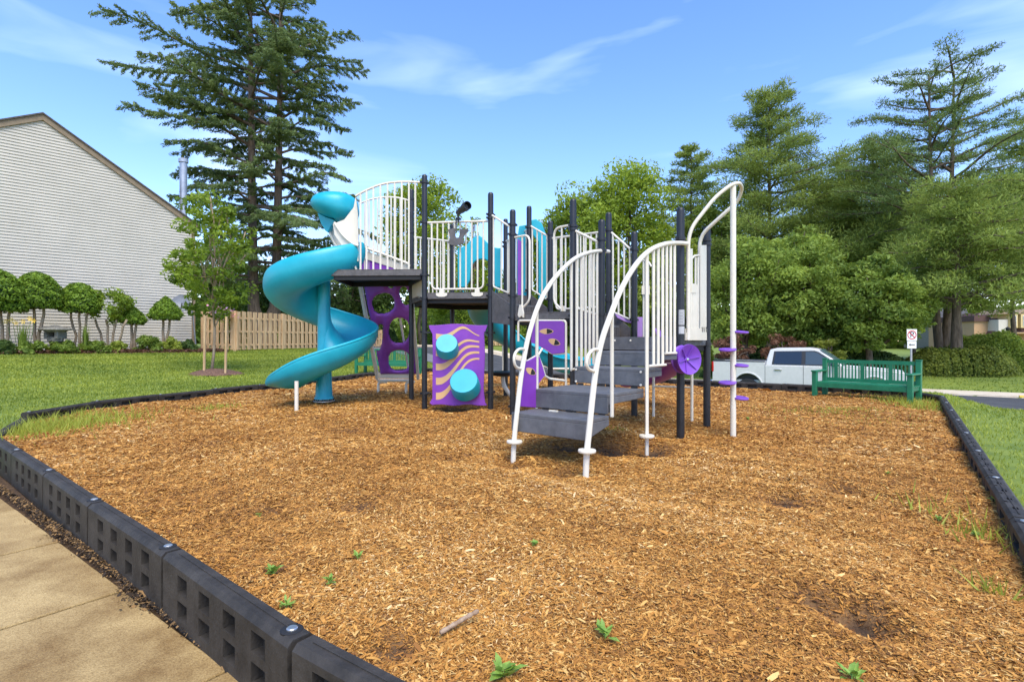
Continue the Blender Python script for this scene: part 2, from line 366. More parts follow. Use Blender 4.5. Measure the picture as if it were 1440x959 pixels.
strip('road', 20.05, 27.2, -34, 60, .02, M['asphalt'], nu=6)
strip('road_worn_edge', 20.05, 22.0, -34, 60, .026, M['asphalt2'], nu=3)
strip('far_sidewalk', 27.35, 28.75, -34, 60, .03, M['concrete'], nu=3)
strip('gutter', 26.9, 27.2, -34, 60, .028, M['concrete'])
M['yellow'] = mat('yellow_kerb_paint', (.62, .42, .04), (.7, .5, .08), scale=8, rough=.7)
def kerb(name, v0, v1, m, label):
    mb = MB(); n = 24; rows = []
    for k in range(n + 1):
        v = v0 + (v1 - v0) * k / n; r = []
        for u, dz in ((27.19, 0), (27.20, .14), (27.23, .165), (27.345, .165), (27.35, 0)):
            x, y = XY(u, v); x0, y0 = XY(27.0, v); r.append((x, y, float(H(x0, y0)) + dz))
        rows.append(r)
    mb.grid(rows); o = build(mb, name, m, origin=(0, 0, 0)); o['kind'] = 'structure'
kerb('kerb', -34, 3.0, M['concrete'], ''); kerb('yellow_kerb', 3.02, 40, M['yellow'], '')

# ------------------------------------------------------------------ lawn grass blades
M['grass'] = mat('grass_blade', (.09, .15, .012), (.38, .42, .05), attr=True, rough=.6, trans=.35, ramp=(0, 1))
def blades(name, label, n, xr, yr, keep, h=(.03, .07), w=.006, zf=H, tone=0):
    x = rng.uniform(*xr, n); y = rng.uniform(*yr, n); k = keep(x, y); x = x[k]; y = y[k]; n = len(x); z = zf(x, y) - .004
    sc = np.clip(np.hypot(x, y) / 7, .7, 3.2) ; az = rng.uniform(0, 6.3, n); hh = rng.uniform(*h, n) * (.8 + .2 * sc); ww = w * sc
    c = np.stack([x, y, z], 1); s_ = np.stack([np.cos(az), np.sin(az), 0 * az], 1) * ww[:, None]; ln_ = rng.normal(0, .45, (n, 2)) * hh[:, None]
    tip = c + np.stack([ln_[:, 0], ln_[:, 1], hh], 1); V = np.stack([c - s_, c + s_, tip], 1).reshape(-1, 3)
    pt = .5 + .25 * np.sin(x * .9 + y * .4) * np.sin(y * 1.1) + .12 * np.sin(x * 3.1 - y * 2.3)
    o = np_mesh(name, V, np.arange(3 * n).reshape(-1, 3), M['grass'], rnd=np.repeat(np.clip(rng.normal(.5, .2, n) + (pt - .5) * .8 + tone, 0, 1), 3))
    props(o, label, 'grass', kind='stuff')
fr = lambda x, y, mgn=1.2: (np.abs(x) < y * .947 + mgn)
blades('lawn_grass', 'bright green lawn grass outside the right border timbers', 110000, (2.5, 19), (2.2, 19), lambda x, y: fr(x, y) & ~inpoly(x, y) & (bdist(x, y) > .07) & (UV(x, y)[0] < 19.95) & (UV(x, y)[1] > -2), tone=.12, h=(.025, .055))
blades('lawn_grass', 'yellow green lawn grass between the far left border and the house', 230000, (-24, -2), (6, 30), lambda x, y: fr(x, y) & ~inpoly(x, y) & (bdist(x, y) > .07) & (UV(x, y)[0] < 19.9), h=(.022, .045), w=.007, tone=.03)
blades('verge_grass', 'short green verge grass beyond the far sidewalk', 60000, (5, 48), (18, 60), lambda x, y: fr(x, y) & (UV(x, y)[0] > 28.8) & (UV(x, y)[0] < 44), h=(.04, .07), w=.008, tone=-.12)
mzz = lambda x, y: mz(x, y)
def tuft(cx, cy, rx, ry, n, label, h=(.05, .16), tone=.2):
    x = rng.normal(cx, rx, n); y = rng.normal(cy, ry, n); k = inpoly(x, y); x = x[k]; y = y[k]; n = len(x); az = rng.uniform(0, 6.3, n); hh = rng.uniform(*h, n); c = np.stack([x, y, mz(x, y)], 1)
    s_ = np.stack([np.cos(az), np.sin(az), 0 * az], 1) * .006; tip = c + np.stack([*(rng.normal(0, .5, (2, n)) * hh), hh], 1)
    V = np.stack([c - s_, c + s_, tip], 1).reshape(-1, 3)
    o = np_mesh('grass_tuft', V, np.arange(3 * n).reshape(-1, 3), M['grass'], rnd=np.repeat(np.clip(rng.normal(.65, .15, n) + tone, 0, 1), 3)); props(o, label, 'grass', kind='stuff')
tuft(-6.0, 7.0, .45, .55, 2600, 'grass growing into the wood chips at the far left corner')
tuft(-4.9, 8.9, .2, .25, 200, 'small grass clump on the wood chips near the left border', h=(.03, .1))
tuft(6.95, 9.3, .25, .5, 900, 'bright grass clump inside the corner beside the bench')
tuft(5.0, 8.45, .45, .22, 420, 'low yellow green grass patch in the wood chips before the bench', h=(.02, .06))
tuft(4.9, 7.6, .7, .4, 250, 'sparse grass sprouts in the wood chips left of the right border', h=(.02, .05))
tuft(1.13, 6.75, .16, .12, 160, 'grass sprout on the wood chips under the stairs', h=(.02, .05), tone=-.2)
tuft(2.75, 3.2, .12, .3, 120, 'thin grass sprouts along the near end of the right border', h=(.04, .12))
tuft(2.1, 2.35, .04, .05, 26, 'single bright grass sprout near the lower right corner', h=(.05, .1))

# ------------------------------------------------------------------ border timbers
def face_holes(mb, o, ux, uy, nrm, W, Hh, holes, depth):
    o, ux, uy, nrm = Vector(o), Vector(ux), Vector(uy), Vector(nrm)
    xs_ = sorted({0, W} | {h[0] for h in holes} | {h[1] for h in holes}); ys_ = sorted({0, Hh} | {h[2] for h in holes} | {h[3] for h in holes})
    P = lambda x, y, d=0: o + ux * x + uy * y - nrm * d
    for i in range(len(xs_) - 1):
        for j in range(len(ys_) - 1):
            x0, x1, y0, y1 = xs_[i], xs_[i + 1], ys_[j], ys_[j + 1]; cx, cy = (x0 + x1) / 2, (y0 + y1) / 2
            if any(h[0] < cx < h[1] and h[2] < cy < h[3] for h in holes): continue
            mb.add([P(x0, y0), P(x1, y0), P(x1, y1), P(x0, y1)], [(0, 1, 2, 3)])
    for x0, x1, y0, y1 in holes:
        mb.add([P(x0, y0), P(x1, y0), P(x1, y1), P(x0, y1), P(x0, y0, depth), P(x1, y0, depth), P(x1, y1, depth), P(x0, y1, depth)],
               [(0, 1, 5, 4), (1, 2, 6, 5), (2, 3, 7, 6), (3, 0, 4, 7), (4, 5, 6, 7)])
def timber(a, b, ztop, label, group, style='square', Hh=.30, w=.105):
    a = Vector((a[0], a[1], 0)); b = Vector((b[0], b[1], 0)); d = (b - a).normalized(); L_ = (b - a).length - .024; a = a + d * .012; nrm = Vector((d.y, -d.x, 0)); z = Vector((0, 0, 1)); c = .020
    mb = MB(); o0 = a + z * (ztop - Hh)
    if style == 'square': hl = [(L_ * (.135 + .205 * k), L_ * (.135 + .205 * k) + .112, y0, y0 + .08) for k in range(4) for y0 in (.055, .172)]
    else: hl = [(L_ * (.10 + .29 * k), L_ * (.10 + .29 * k) + .20, y0, y0 + .06) for k in range(3) for y0 in (.065, .19)]
    face_holes(mb, o0 + nrm * w / 2, d, z, nrm, L_, Hh - c, hl, .06 if False else .046); face_holes(mb, o0 - nrm * w / 2, d, z, -nrm, L_, Hh - c, hl, .045)
    th = [(L_ * (.2 + .2 * k), L_ * (.2 + .2 * k) + .05, .02, .045) for k in range(4)] + [(L_ * (.28 + .2 * k), L_ * (.28 + .2 * k) + .03, .05, .066) for k in range(3)] if style == 'top' else []
    face_holes(mb, a + z * ztop - nrm * (w / 2 - c), d, nrm, z, L_, w - 2 * c, th, .04)
    for s in (-1, 1):
        p = nrm * (s * w / 2); q = nrm * (s * (w / 2 - c))
        for t0, t1 in ((0, L_),):
            mb.add([a + d * t0 + p + z * (ztop - c), a + d * t1 + p + z * (ztop - c), a + d * t1 + q + z * ztop, a + d * t0 + q + z * ztop], [(0, 1, 2, 3)])
    for t0 in (0, L_):
        e = a + d * t0
        mb.add([e - nrm * w / 2 + z * (ztop - Hh), e + nrm * w / 2 + z * (ztop - Hh), e + nrm * w / 2 + z * (ztop - c), e + nrm * (w / 2 - c) + z * ztop, e - nrm * (w / 2 - c) + z * ztop, e - nrm * w / 2 + z * (ztop - c)], [(0, 1, 2, 3, 4, 5)])
    mb.tube([a + d * .01 + z * (ztop - Hh), a + d * .01 + z * (ztop - Hh / 2 - .01)], w / 2 - .004, 12)      # lower knuckle tongue
    mb.box(a + d * L_ * .5 + z * (ztop + .002), (L_ * .9, .006, .004), math.atan2(d.y, d.x))                # moulding seam
    o = build(mb, 'border_timber', M['timber'], origin=a + z * (ztop - Hh), sharp=30)
    props(o, label, 'border timber', group)
    k = MB(); k.m = 0; cpt = a + d * .07 + z * (ztop + .001); k.lathe(cpt, [(.0, .001), (.038, .001), (.040, 0), (.038, -.01)][::-1], 16); k.m = 1
    k.lathe(cpt + Vector((.002, 0, .001)), [(.020, 0), (.020, .004), (.016, .007), (0, .007)], 14)
    build(k, 'stake_cap', [M['dark'], M['bolt']], o)
    return o
ORD = ['first', 'second', 'third', 'fourth', 'fifth', 'sixth', 'seventh', 'eighth', 'ninth', 'tenth', 'eleventh', 'twelfth', 'thirteenth', 'fourteenth', 'fifteenth']
def offset_in(p, q, k):
    d = (Vector(q) - Vector(p)).normalized(); return Vector(p) + Vector((d.y, -d.x)) * k
def run(p, q, ztop, n, fmt, group, style):
    p = Vector(p[:2]); q = Vector(q[:2]); z0, z1 = (ztop if isinstance(ztop, tuple) else (ztop, ztop))
    for i in range(n):
        t0, t1 = i / n, (i + 1) / n; timber(p.lerp(q, t0), p.lerp(q, t1), z0 + (z1 - z0) * (t0 + t1) / 2, fmt % ORD[i], group, style)
# near run, nodes measured from the joints in the photo (top outer edge), shifted half a width inwards
near = [(.0, 1.31), (-.755, 1.84), (-1.694, 2.622), (-2.68, 3.417), (-3.66, 4.22), (-4.66, 5.03)]
offn = [XY(UV(*p)[0] + .05, UV(*p)[1]) for p in near]
offn = [(1.13, .44)] + offn
lab = ['black plastic border timber cut off by the bottom edge of the photo', 'black border timber with bright round metal cap, second up from the bottom edge', 'black border timber beside the nearest sidewalk joint, third up from the bottom edge', 'black border timber between the sidewalk and chips, fourth up from the bottom edge', 'black border timber beside the second sidewalk joint, fifth up from the bottom edge', 'black border timber reaching the left edge of the photo along the sidewalk']
for i in range(6): timber(offn[i], offn[i + 1], .07, lab[i], 'black border timbers along the sidewalk')
pts = [offn[6], (-5.70, 5.93), (-6.62, 7.33)]
timber(pts[0], pts[1], .07, 'black border timber just outside the left edge where the border turns away', 'black border timbers along the sidewalk')
timber(pts[1], pts[2], .06, 'black border timber under the grass of the far left corner', 'black border timbers along the left lawn')
g = 'black border timbers along the left lawn'
f = '%s low black timber from the left corner in the curved border before the lawn'
nodes = [(-6.62, 7.33), (-6.68, 8.6), (-6.42, 9.75), (-6.02, 10.85), (-5.64, 11.95), (-5.3, 13.1), (-5.0, 14.25), (-4.68, 15.4), (-4.36, 16.55), (-4.06, 17.7), (-3.78, 18.8), (-3.5, 19.92)]
for i in range(len(nodes) - 1): timber(nodes[i], nodes[i + 1], .13 + .01 * (i % 2), f % ORD[i], g, 'slot')
run((-3.5, 19.92), (1.6, 15.95), .12, 5, '%s black timber from the far corner in the back border behind the play structure', 'black border timbers along the back', 'slot')
run((1.6, 15.95), (7.72, 10.35), (.12, .17), 7, '%s black border timber right of the play structure, counted towards the bench', 'black border timbers along the back', 'slot')
run((7.72, 10.35), (7.64, 9.6), .13, 1, '%s short black timber closing the corner right of the bench', 'black border timbers along the back', 'slot')
run((7.64, 9.6), (2.83, 3.0), .12, 7, '%s black timber with holed top in the right border, counted from the bench end', 'black border timbers along the right lawn', 'top')
timber((2.83, 3.0), (2.1, 2.0), .12, 'black border timber just outside the lower right edge of the photo', 'black border timbers along the right lawn', 'top')
# ------------------------------------------------------------------ play structure
PS = thing('play_structure', (.9, 8.0, 0), 'large playground climber with turquoise slides, purple panels, white railings and black posts on wood chips', 'play structure')
P2 = lambda x, y: Vector((x, y, 0))
posts = dict(A=(597, 8.80, 246), B=(690, 8.66, 271), Cc=(721, 8.15, 295), D=(744, 9.42, 290), E=(774, 9.06, 311), Fp=(806, 7.33, 280), G=(846, 6.97, 309), Hh=(856, 8.14, 299),
             K=(892, 7.85, 326), N=(957, 6.2, 292), Pp=(994, 6.94, 319), Q=(711, 10.7, 308), Rr=(636, 10.75, 315), S=(578.5, 9.9, 266))
clampy = dict(A=(257, 313, 387, 419, 467, 553), B=(302, 307, 401, 416, 468, 551), Cc=(316, 330, 416, 447, 571), D=(320, 332, 408), E=(330, 421), Fp=(318, 323, 444), G=(337, 352, 442, 482),
              Hh=(324, 423), K=(351, 450), N=(336, 484), Pp=(338, 344, 484), Q=(341, 347, 425), Rr=(345, 425), S=(280, 327, 385, 424))
PO = {}; RP = .0445
for k, (px, Y, ty) in posts.items():
    p = at(px, ty, Y); PO[k] = Vector((p.x, p.y, 0)); mb = MB(); h = p.z
    mb.lathe((p.x, p.y, -.12), [(RP, 0), (RP, h + .12 - .04), (RP * .93, h + .12 - .018), (RP * .7, h + .12 - .004), (0, h + .12)], 20)
    o = build(mb, 'post', M['black'], PS, sharp=50)
    for cy in clampy[k]:
        z = at(px, cy, Y).z; mb = MB(); mb.lathe((p.x, p.y, z - .016), [(RP + .001, 0), (RP + .012, 0), (RP + .012, .032), (RP + .001, .032)], 18)
        for a in (0, 1):
            an = .6 + a * pi + (hash(k) % 7) * 0; mb.box((p.x + cos(an) * (RP + .022), p.y + sin(an) * (RP + .022), z), (.03, .02, .03), an)
        build(mb, 'clamp', M['black'], o, sharp=30)
A, B, Cc, D, E, Fp, G, Hh, K, N_, Pp, Q, Rr, S = [PO[k] for k in posts]
zd1, zd2, zdL, zs = 1.885, 1.51, 1.145, 2.27

def deck(name, poly, z, th=.105, rim=True, m='deck', inset=.0):
    mb = MB(); P = [Vector((q.x, q.y, 0)) for q in poly]; c = sum(P, Vector()) / len(P)
    P = [c + (q - c) * (1 - inset / max((q - c).length, .01)) for q in P]
    # surface slab with perforation strips, then a hanging rim all round
    mb.prism([(q.x, q.y, z - .012) for q in P], (0, 0, .012))
    Pi = [c + (q - c) * .955 for q in P]
    for i in range(len(P)):
        a, b, a2, b2 = P[i], P[(i + 1) % len(P)], Pi[i], Pi[(i + 1) % len(P)]
        mb.prism([(a.x, a.y, z - th), (b.x, b.y, z - th), (b2.x, b2.y, z - th), (a2.x, a2.y, z - th)], (0, 0, th - .014))
    o = build(mb, name, M[m], PS, sharp=30, bevel=.004)
    # dark support frame below
    fb = MB()
    for i in range(len(P)):
        a, b = c + (P[i] - c) * .93, c + (P[(i + 1) % len(P)] - c) * .93
        fb.beam((a.x, a.y, z - th - .03), (b.x, b.y, z - th - .03), .04, .07)
    fb.prism([(q.x, q.y, z - th + .02) for q in [c + (q - c) * .95 for q in P]], (0, 0, .01))
    build(fb, 'support_frame', M['dark'], o)
    return o
deck('deck', [A, B, D, Q, Rr, S], zd1, m='deckrim')
deck('deck', [Cc, Fp, Hh, E], zd2, m='deckrim')
deck('deck', [G, N_, Pp, K], zdL)
sl0 = atz(466, 8.86, 0); sl1 = atz(492, 10.05, 0)
deck('deck', [sl0, A, S, sl1], zs, m='deckrim')
def perforated(name, a, b, z0, z1, m='deckrim', th=.02, holes=(5, 12)):
    a = Vector((a.x, a.y, z0)); b = Vector((b.x, b.y, z0)); d = (b - a); W = d.length; d.normalize(); n = Vector((d.y, -d.x, 0)); mb = MB(); r, c = holes
    hl = [(W * (j + .3) / c, W * (j + .7) / c, (z1 - z0) * (i + .28) / r, (z1 - z0) * (i + .72) / r) for i in range(r) for j in range(c)] if r else []
    face_holes(mb, a + n * th / 2, d, (0, 0, 1), n, W, z1 - z0, hl, .012)
    mb.prism([a - n * th / 2, b - n * th / 2, b - n * th / 2 + Vector((0, 0, z1 - z0)), a - n * th / 2 + Vector((0, 0, z1 - z0))], n * (th / 2 - .014 + .0))
    mb.prism([a - n * th / 2 + Vector((0, 0, z1 - z0)), b - n * th / 2 + Vector((0, 0, z1 - z0)), b + n * th / 2 + Vector((0, 0, z1 - z0)), a + n * th / 2 + Vector((0, 0, z1 - z0))], (0, 0, .003))
    return build(mb, name, M[m], PS, sharp=30)
def lerp(a, b, t): return a + (b - a) * t
# link steps between the decks (hex deck > middle deck > low deck)
for (a, a2, b, b2, za, zb) in ((B, D, Cc, E, zd1, zd2), (Fp, Hh, G, K, zd2, zdL)):
    m0, m1 = lerp(a, b, .5), lerp(a2, b2, .5); zm = (za + zb) / 2
    poly = [lerp(a, b, .04), lerp(a2, b2, .04), m1, m0]
    c = [lerp(m0, m1, .06), lerp(b, b2, .06), lerp(b, b2, .94), lerp(m0, m1, .94)]
    mb = MB(); q0, q1, q2, q3 = lerp(a, a2, .06), lerp(m0, m1, .06), lerp(m0, m1, .94), lerp(a, a2, .94)
    mb.prism([(q.x, q.y, zm - .03) for q in (q0, q1, q2, q3)], (0, 0, .03)); build(mb, 'link_step', M['deck'], PS, sharp=30)
    perforated('riser', q1, q2, zm - .17, zm - .032); perforated('riser', lerp(b, b2, .05) , lerp(b, b2, .95), zb - .0 + .004, zm - .035 if False else zb + .006) if False else None
    q = lerp(a, a2, .07), lerp(a, a2, .93); off = (a - b).normalized() * -.01; perforated('riser', q[0] + off, q[1] + off, zm + .004, za - .108)
    for s0, s1 in ((a, b), (a2, b2)):
        d = (s1 - s0).normalized(); p, r = s0 + d * .055, s1 - d * .055; n = Vector((d.y, -d.x, 0)) * .012
        mb = MB(); mb.prism([(p.x, p.y, zb - .12), (r.x, r.y, zb - .17), (r.x, r.y, zb + .14), (p.x, p.y, za + .02)], n); build(mb, 'side_stringer', M['deckrim'], PS, sharp=30, bevel=.004)
mb = MB(); d = (S - A).normalized(); p, r = A + d * .06, S - d * .06; mb.prism([(p.x, p.y, zd1 - .06), (r.x, r.y, zd1 - .06), (r.x, r.y, zs - .10), (p.x, p.y, zs - .10)], (.02, .01, 0)); build(mb, 'riser', M['white'], PS, bevel=.006, label='cream step panel between the slide deck and hexagonal deck')

# ---- railings
def railing(name, a, b, zt0, zt1, zb0, zb1, n, r=.019, rb=.0135, feet=(), corner=.09, drop=None, pts_top=None, ends=True):
    """picket railing in the vertical plane a-b; top z zt0..zt1, bottom zb0..zb1"""
    a = Vector((a.x, a.y, 0)); b = Vector((b.x, b.y, 0)); d = (b - a).normalized(); a = a + d * .05; b = b - d * .05; mb = MB(); Z = Vector((0, 0, 1))
    c0, c1 = lerp(a, b, .07), lerp(a, b, .93)
    mb.tube([a + Z * zt0, b + Z * zt1], r, 8)
    zz = lambda z0, z1, t: z0 + (z1 - z0) * t
    mb.tube(rounded([c0 + Z * zz(zt0, zt1, .07), c0 + Z * zz(zb0, zb1, .07), c1 + Z * zz(zb0, zb1, .93), c1 + Z * zz(zt0, zt1, .93)], corner), r * .85, 8)
    for i in range(1, n + 1):
        t = .07 + .86 * i / (n + 1); p = lerp(a, b, t); mb.tube([p + Z * (zz(zb0, zb1, t)), p + Z * zz(zt0, zt1, t)], rb, 6, cap=False)
    for t, zf in feet:
        p = lerp(a, b, t); nrm = Vector((d.y, -d.x, 0)); z0 = zz(zb0, zb1, t)
        mb.prism([p + nrm * .015 + d * x + Z * z for x, z in ((-.035, z0 + .01), (.035, z0 + .01), (.04, z0 - .06), (.095, zf + .03), (.09, zf - .01), (.05, zf - .03), (-.05, zf - .03), (-.09, zf - .01), (-.095, zf + .03), (-.04, z0 - .06))], nrm * -.03)
    return build(mb, name, M['white'], PS, sharp=50)
zt = lambda py, Y: at(0, py, Y).z
railing('railing', A, B, zt(313.5, 8.8), zt(311, 8.66), zt(407, 8.8), zt(406, 8.66), 8, feet=((.24, zd1 - .04), (.83, zd1 - .04)))
railing('railing', Rr, S, zt(340, 10.75), zt(333, 9.9), 1.98, 1.98, 7)
railing('railing', Q, D, zt(340, 10.7), zt(322, 9.42), 1.98, 1.98, 9)
railing('railing', B, Cc, zt(304, 8.66), zt(319, 8.15), zt(403, 8.66), zt(413, 8.15), 1, r=.017, corner=.03)
railing('railing', D, E, zt(319, 9.42), zt(332, 9.06), zt(407, 9.42), zt(422, 9.06), 2, r=.017, corner=.03)
railing('railing', Hh, K, zt(328, 8.14), zt(351, 7.85), zt(438, 8.14), zt(450, 7.85), 2, r=.017, corner=.03)
railing('railing', E, Hh, zt(336, 9.06), zt(325, 8.14), 1.62, 1.62, 8)
# side loops at the middle deck front: two hooped rails with feet
for (p, q, yt, yb, flip) in ((Cc, Fp, 332, 424, 0), (Fp, Cc, 319, 425, 1)):
    d = (q - p).normalized(); Yp = p.y; a0 = p + d * .05; a1 = p + d * (.35 if not flip else .34); am = p + d * (.2 if not flip else .2); Z = Vector((0, 0, 1)); mb = MB()
    Ym = (a0.y + a1.y) / 2; zt_, zb_ = zt(yt, Ym), zt(yb, Ym)
    mb.tube(rounded([a0 + Z * zt_, a1 + Z * zt_, a1 + Z * zb_, am + Z * (zb_ - .1)], .12), .017, 8)
    mb.tube([am + Z * zt_, am + Z * (zb_ - .12)], .014, 8)
    nrm = Vector((d.y, -d.x, 0)); mb.prism([am + nrm * .04 + d * x + Z * z for x, z in ((-.02, zb_ - .05), (.02, zb_ - .05), (.05, zb_ - .17), (.05, zb_ - .24), (.02, zb_ - .21), (-.03, zb_ - .24), (-.055, zb_ - .2), (-.05, zb_ - .16))], nrm * -.03)
    build(mb, 'hoop_rail', M['white'], PS, sharp=50)
railing('railing', Fp, G, zt(326, 7.33), zt(340, 6.97), zt(433, 7.33), zt(443, 6.97), 2, r=.019, corner=.03)
# arched railings of the slide deck
def arch(a_px, Ya, b_px, Yb, pts, bal, ybot, r=.019, name='arched_railing'):
    p0 = atz(a_px, Ya, 0); p1 = atz(b_px, Yb, 0); d = (p1 - p0); mb = MB()
    top = smooth_path([onplane(x, y, p0, d) for x, y in pts], 6); mb.tube(top, r, 8)
    xs_ = [(q.x / q.y) * F + CX for q in top]
    for x in bal:
        k = min(range(len(top)), key=lambda i: abs(xs_[i] - x)); q = top[k].copy(); q2 = onplane(x, ybot, p0, d); base = Vector((q2.x, q2.y, zs)); q3 = Vector((q2.x, q2.y, q.z)); mb.tube([base, q3], .0165, 6, cap=False)
    return build(mb, name, M['white'], PS, sharp=50)
arch(500, 8.9, 590, 8.84, [(500, 276), (515, 268), (535, 260), (555, 256.5), (575, 256), (597, 257)], [507, 515.5, 525, 535, 545, 555, 565, 575, 584], 382)
arch(503, 10.0, 575, 9.95, [(505, 287), (520, 281), (540, 277.5), (560, 278.5), (578, 283)], [513, 519, 525, 531, 537, 543, 550, 556, 563, 570], 380, r=.017)
p_ = atz(507, 8.95, 0)

# ---- spiral slide with shared cross section
def slide_part(name, frames, m, parent, prof, label=None, th=.022, end=True):
    """frames: list of (centre point, side vector, up vector, scale); prof: [(s, h)]"""
    mb = MB(); rows = []
    for c, sv, uv, kf in frames: rows.append([c + sv * (s_ * kf[0]) + uv * (h_ * kf[1]) for s_, h_ in prof])
    mb.grid(rows); o = build(mb, name, m, parent, sharp=None, label=label)
    so = o.modifiers.new('thickness', 'SOLIDIFY'); so.thickness = th; so.offset = 0
    sb = o.modifiers.new('smooth', 'SUBSURF'); sb.levels = 1; sb.render_levels = 1
    return o
sc_ = Vector((-3.34, 9.6, 0)); mb = MB(); rows = []
NA = 64; th0, th1 = 0.42, 8.35
for i in range(NA + 1):
    t = i / NA; a = th0 + (th1 - th0) * t; q = (a - .35) / (2 * pi)
    zb = 2.30 - 1.50 * min(q, 1.0) - 1.12 * max(0, q - 1.0) * 1.6
    Rr_ = .915 + .03 * sin(a) - .03 * cos(a); ent = max(0, 1 - (a - th0) / .7); ex = max(0, (a - 7.4) / (th1 - 7.4)); first = float(1 - ss(3.4, 5.2, a))
    wall = .42 + .07 * first - .12 * ex ** 2; hi = (.03 if False else 0)
    inner = min(.50 * (1 - ent), 2.33 - zb) * (1 - .75 * ex) + .03
    zb -= .0 
    fl = .05 * (1 - first)          # the first turn closes inwards, the lower one flares
    prof = [(.10, inner + .10 * (1 - ent) * (1 - ex) * (1 if a > 2 else .2)), (.125, inner * .8), (.19, inner * .5), (.29, .17), (.42, .05), (.54, 0), (.70, .0), (.84, .03), (.95, .12), (1.02, wall * .45), (1.03 + fl * .4, wall * .72), (1.01 + fl, wall * .93), (.985 + fl * 1.2, wall), (.955 + fl * 2.2, wall + .015 - fl * .3), (.93 + fl * 2.7, wall - .0 - fl * .8)]
    dx, dy = cos(a), -sin(a)
    rows.append([Vector((sc_.x + dx * r_ * Rr_, sc_.y + dy * r_ * Rr_, zb + h_)) for r_, h_ in prof])
# straight run-out
last = rows[-1]; a = th1; tg = Vector((-sin(a), -cos(a), 0))
for k, (dd, dz, sq, wz) in enumerate(((.12, -.012, .96, .85), (.23, -.018, .90, .62), (.31, -.02, .80, .35), (.35, -.02, .70, .12))):
    c = sum(last, Vector()) / len(last); zmin = min(p.z for p in last)
    rows.append([Vector((c.x + (p.x - c.x) * sq, c.y + (p.y - c.y) * sq, zmin + (p.z - zmin) * wz + dz + .05 * (1 - wz))) + tg * dd for p in last])
mb.grid(rows); SP = build(mb, 'spiral_slide', M['teal'], PS, sharp=None, label='turquoise spiral slide curling down around its central column')
so = SP.modifiers.new('thickness', 'SOLIDIFY'); so.thickness = .03; so.offset = 0; sb = SP.modifiers.new('smooth', 'SUBSURF'); sb.levels = 1; sb.render_levels = 1
mb = MB(); mb.lathe((sc_.x, sc_.y, .075), [(.165, 0), (.165, .02), (.145, .06), (.135, .3), (.125, .55), (.112, .8), (.105, 2.25), (.10, 2.3)], 24); build(mb, 'column', M['teal'], SP, sharp=60)
mb = MB(); mb.lathe((sc_.x, sc_.y, .03), [(.185, 0), (.185, .014), (.05, .014)], 24); mb.m = 1
for k in range(8): mb.lathe((sc_.x + .158 * cos(k * .785 + .2), sc_.y + .158 * sin(k * .785 + .2), .044), [(.012, 0), (.012, .035), (0, .035)], 8)
build(mb, 'base_plate', [M['bolt'], M['dark']], SP)
mb = MB(); q = atz(417, 8.62, 0); mb.tube([(q.x, q.y, -.05), (q.x, q.y, .46)], .031, 14); build(mb, 'support_leg', M['white'], SP, sharp=50)
# hood above the slide entrance
def blob(name, c, rad, m, parent, f=None, nu=28, nv=16, label=None):
    mb = MB(); V = []
    for j in range(nv + 1):
        ph = pi * j / nv - pi / 2
        for i in range(nu):
            a = 2 * pi * i / nu; d = Vector((cos(ph) * cos(a), cos(ph) * sin(a), sin(ph)))
            if f: d = f(d)
            V.append(Vector(c) + Vector((d.x * rad[0], d.y * rad[1], d.z * rad[2])))
    Fc = [(j * nu + i, j * nu + (i + 1) % nu, (j + 1) * nu + (i + 1) % nu, (j + 1) * nu + i) for j in range(nv) for i in range(nu)]
    mb.add(V, Fc); return build(mb, name, m, parent, sharp=None, label=label)
hc = at(471, 289, 9.45)
def hoodf(d):
    p = lambda v, e: math.copysign(abs(v) ** e, v)
    x, y, z = p(d.x, .85), d.y, p(d.z, .8)
    lo = max(0, -z)
    x2 = x * (1 - .16 * lo) + .30 * lo
    return Vector((x2, y, z * (.88 if z > 0 else (1.08 if x > -.2 else .9))))
hood = blob('slide_hood', hc - Vector((0, 0, .02)), (.40, .42, .265), M['teal'], PS, hoodf, label='rounded turquoise hood above the spiral slide entrance')
mb = MB(); Yh = 9.3
pl = lambda pts, Y: [at(x, y, Y) for x, y in pts]
mb.prism(pl([(446, 299), (458, 305), (472, 310), (466, 317), (461, 327), (457, 324), (451, 314)], 9.36), (0, .14, 0)); build(mb, 'hood_lip', M['teal'], hood, bevel=.01)
# white moulded entrance panel: two curved fins under the hood
def finpoly(pts, Y, th, m, name, parent, rim=None):
    mb = MB(); P = smooth_path(pl(pts + [pts[0]], Y), 4)[:-1]; mb.prism(P, (0, th, 0)); mb.m = 0
    if rim: mb.tube([p + Vector((0, th / 2, 0)) for p in P], rim, 6, closed=True)
    return build(mb, name, m, parent, sharp=40)
ep = MB(); poly = [(500, 277), (503, 300), (504, 330), (504, 368), (500, 366), (496, 352), (480, 345), (470, 330), (468, 315), (484, 309), (497, 292)]
ep.prism(pl(poly, 9.05), (0, .03, 0)); EP = build(ep, 'entrance_panel', M['white'], PS, sharp=40, bevel=.004, label='white moulded panel joining the slide hood to the arched railing')
fin = MB(); fin.prism(pl([(467, 308), (473, 318), (482, 331), (494, 342), (499, 346), (499, 358), (494, 364), (485, 358), (473, 345), (465, 330), (463, 318)], 9.5), (0, .03, 0)); build(fin, 'side_fin', M['white'], EP, sharp=40)
rim = MB(); rim.tube(smooth_path(pl([(470, 313), (475, 321), (483, 332), (495, 342), (504, 346)], 9.02), 5), .02, 8); rim.tube(smooth_path(pl([(463, 321), (465, 331), (472, 345), (484, 358), (494, 365), (500, 353), (504, 349)], 9.45), 5), .02, 8); rim.tube(smooth_path(pl([(494, 366), (499, 374), (502, 383)], 9.1), 5), .02, 8)
build(rim, 'panel_rim', M['white'], EP, sharp=50)

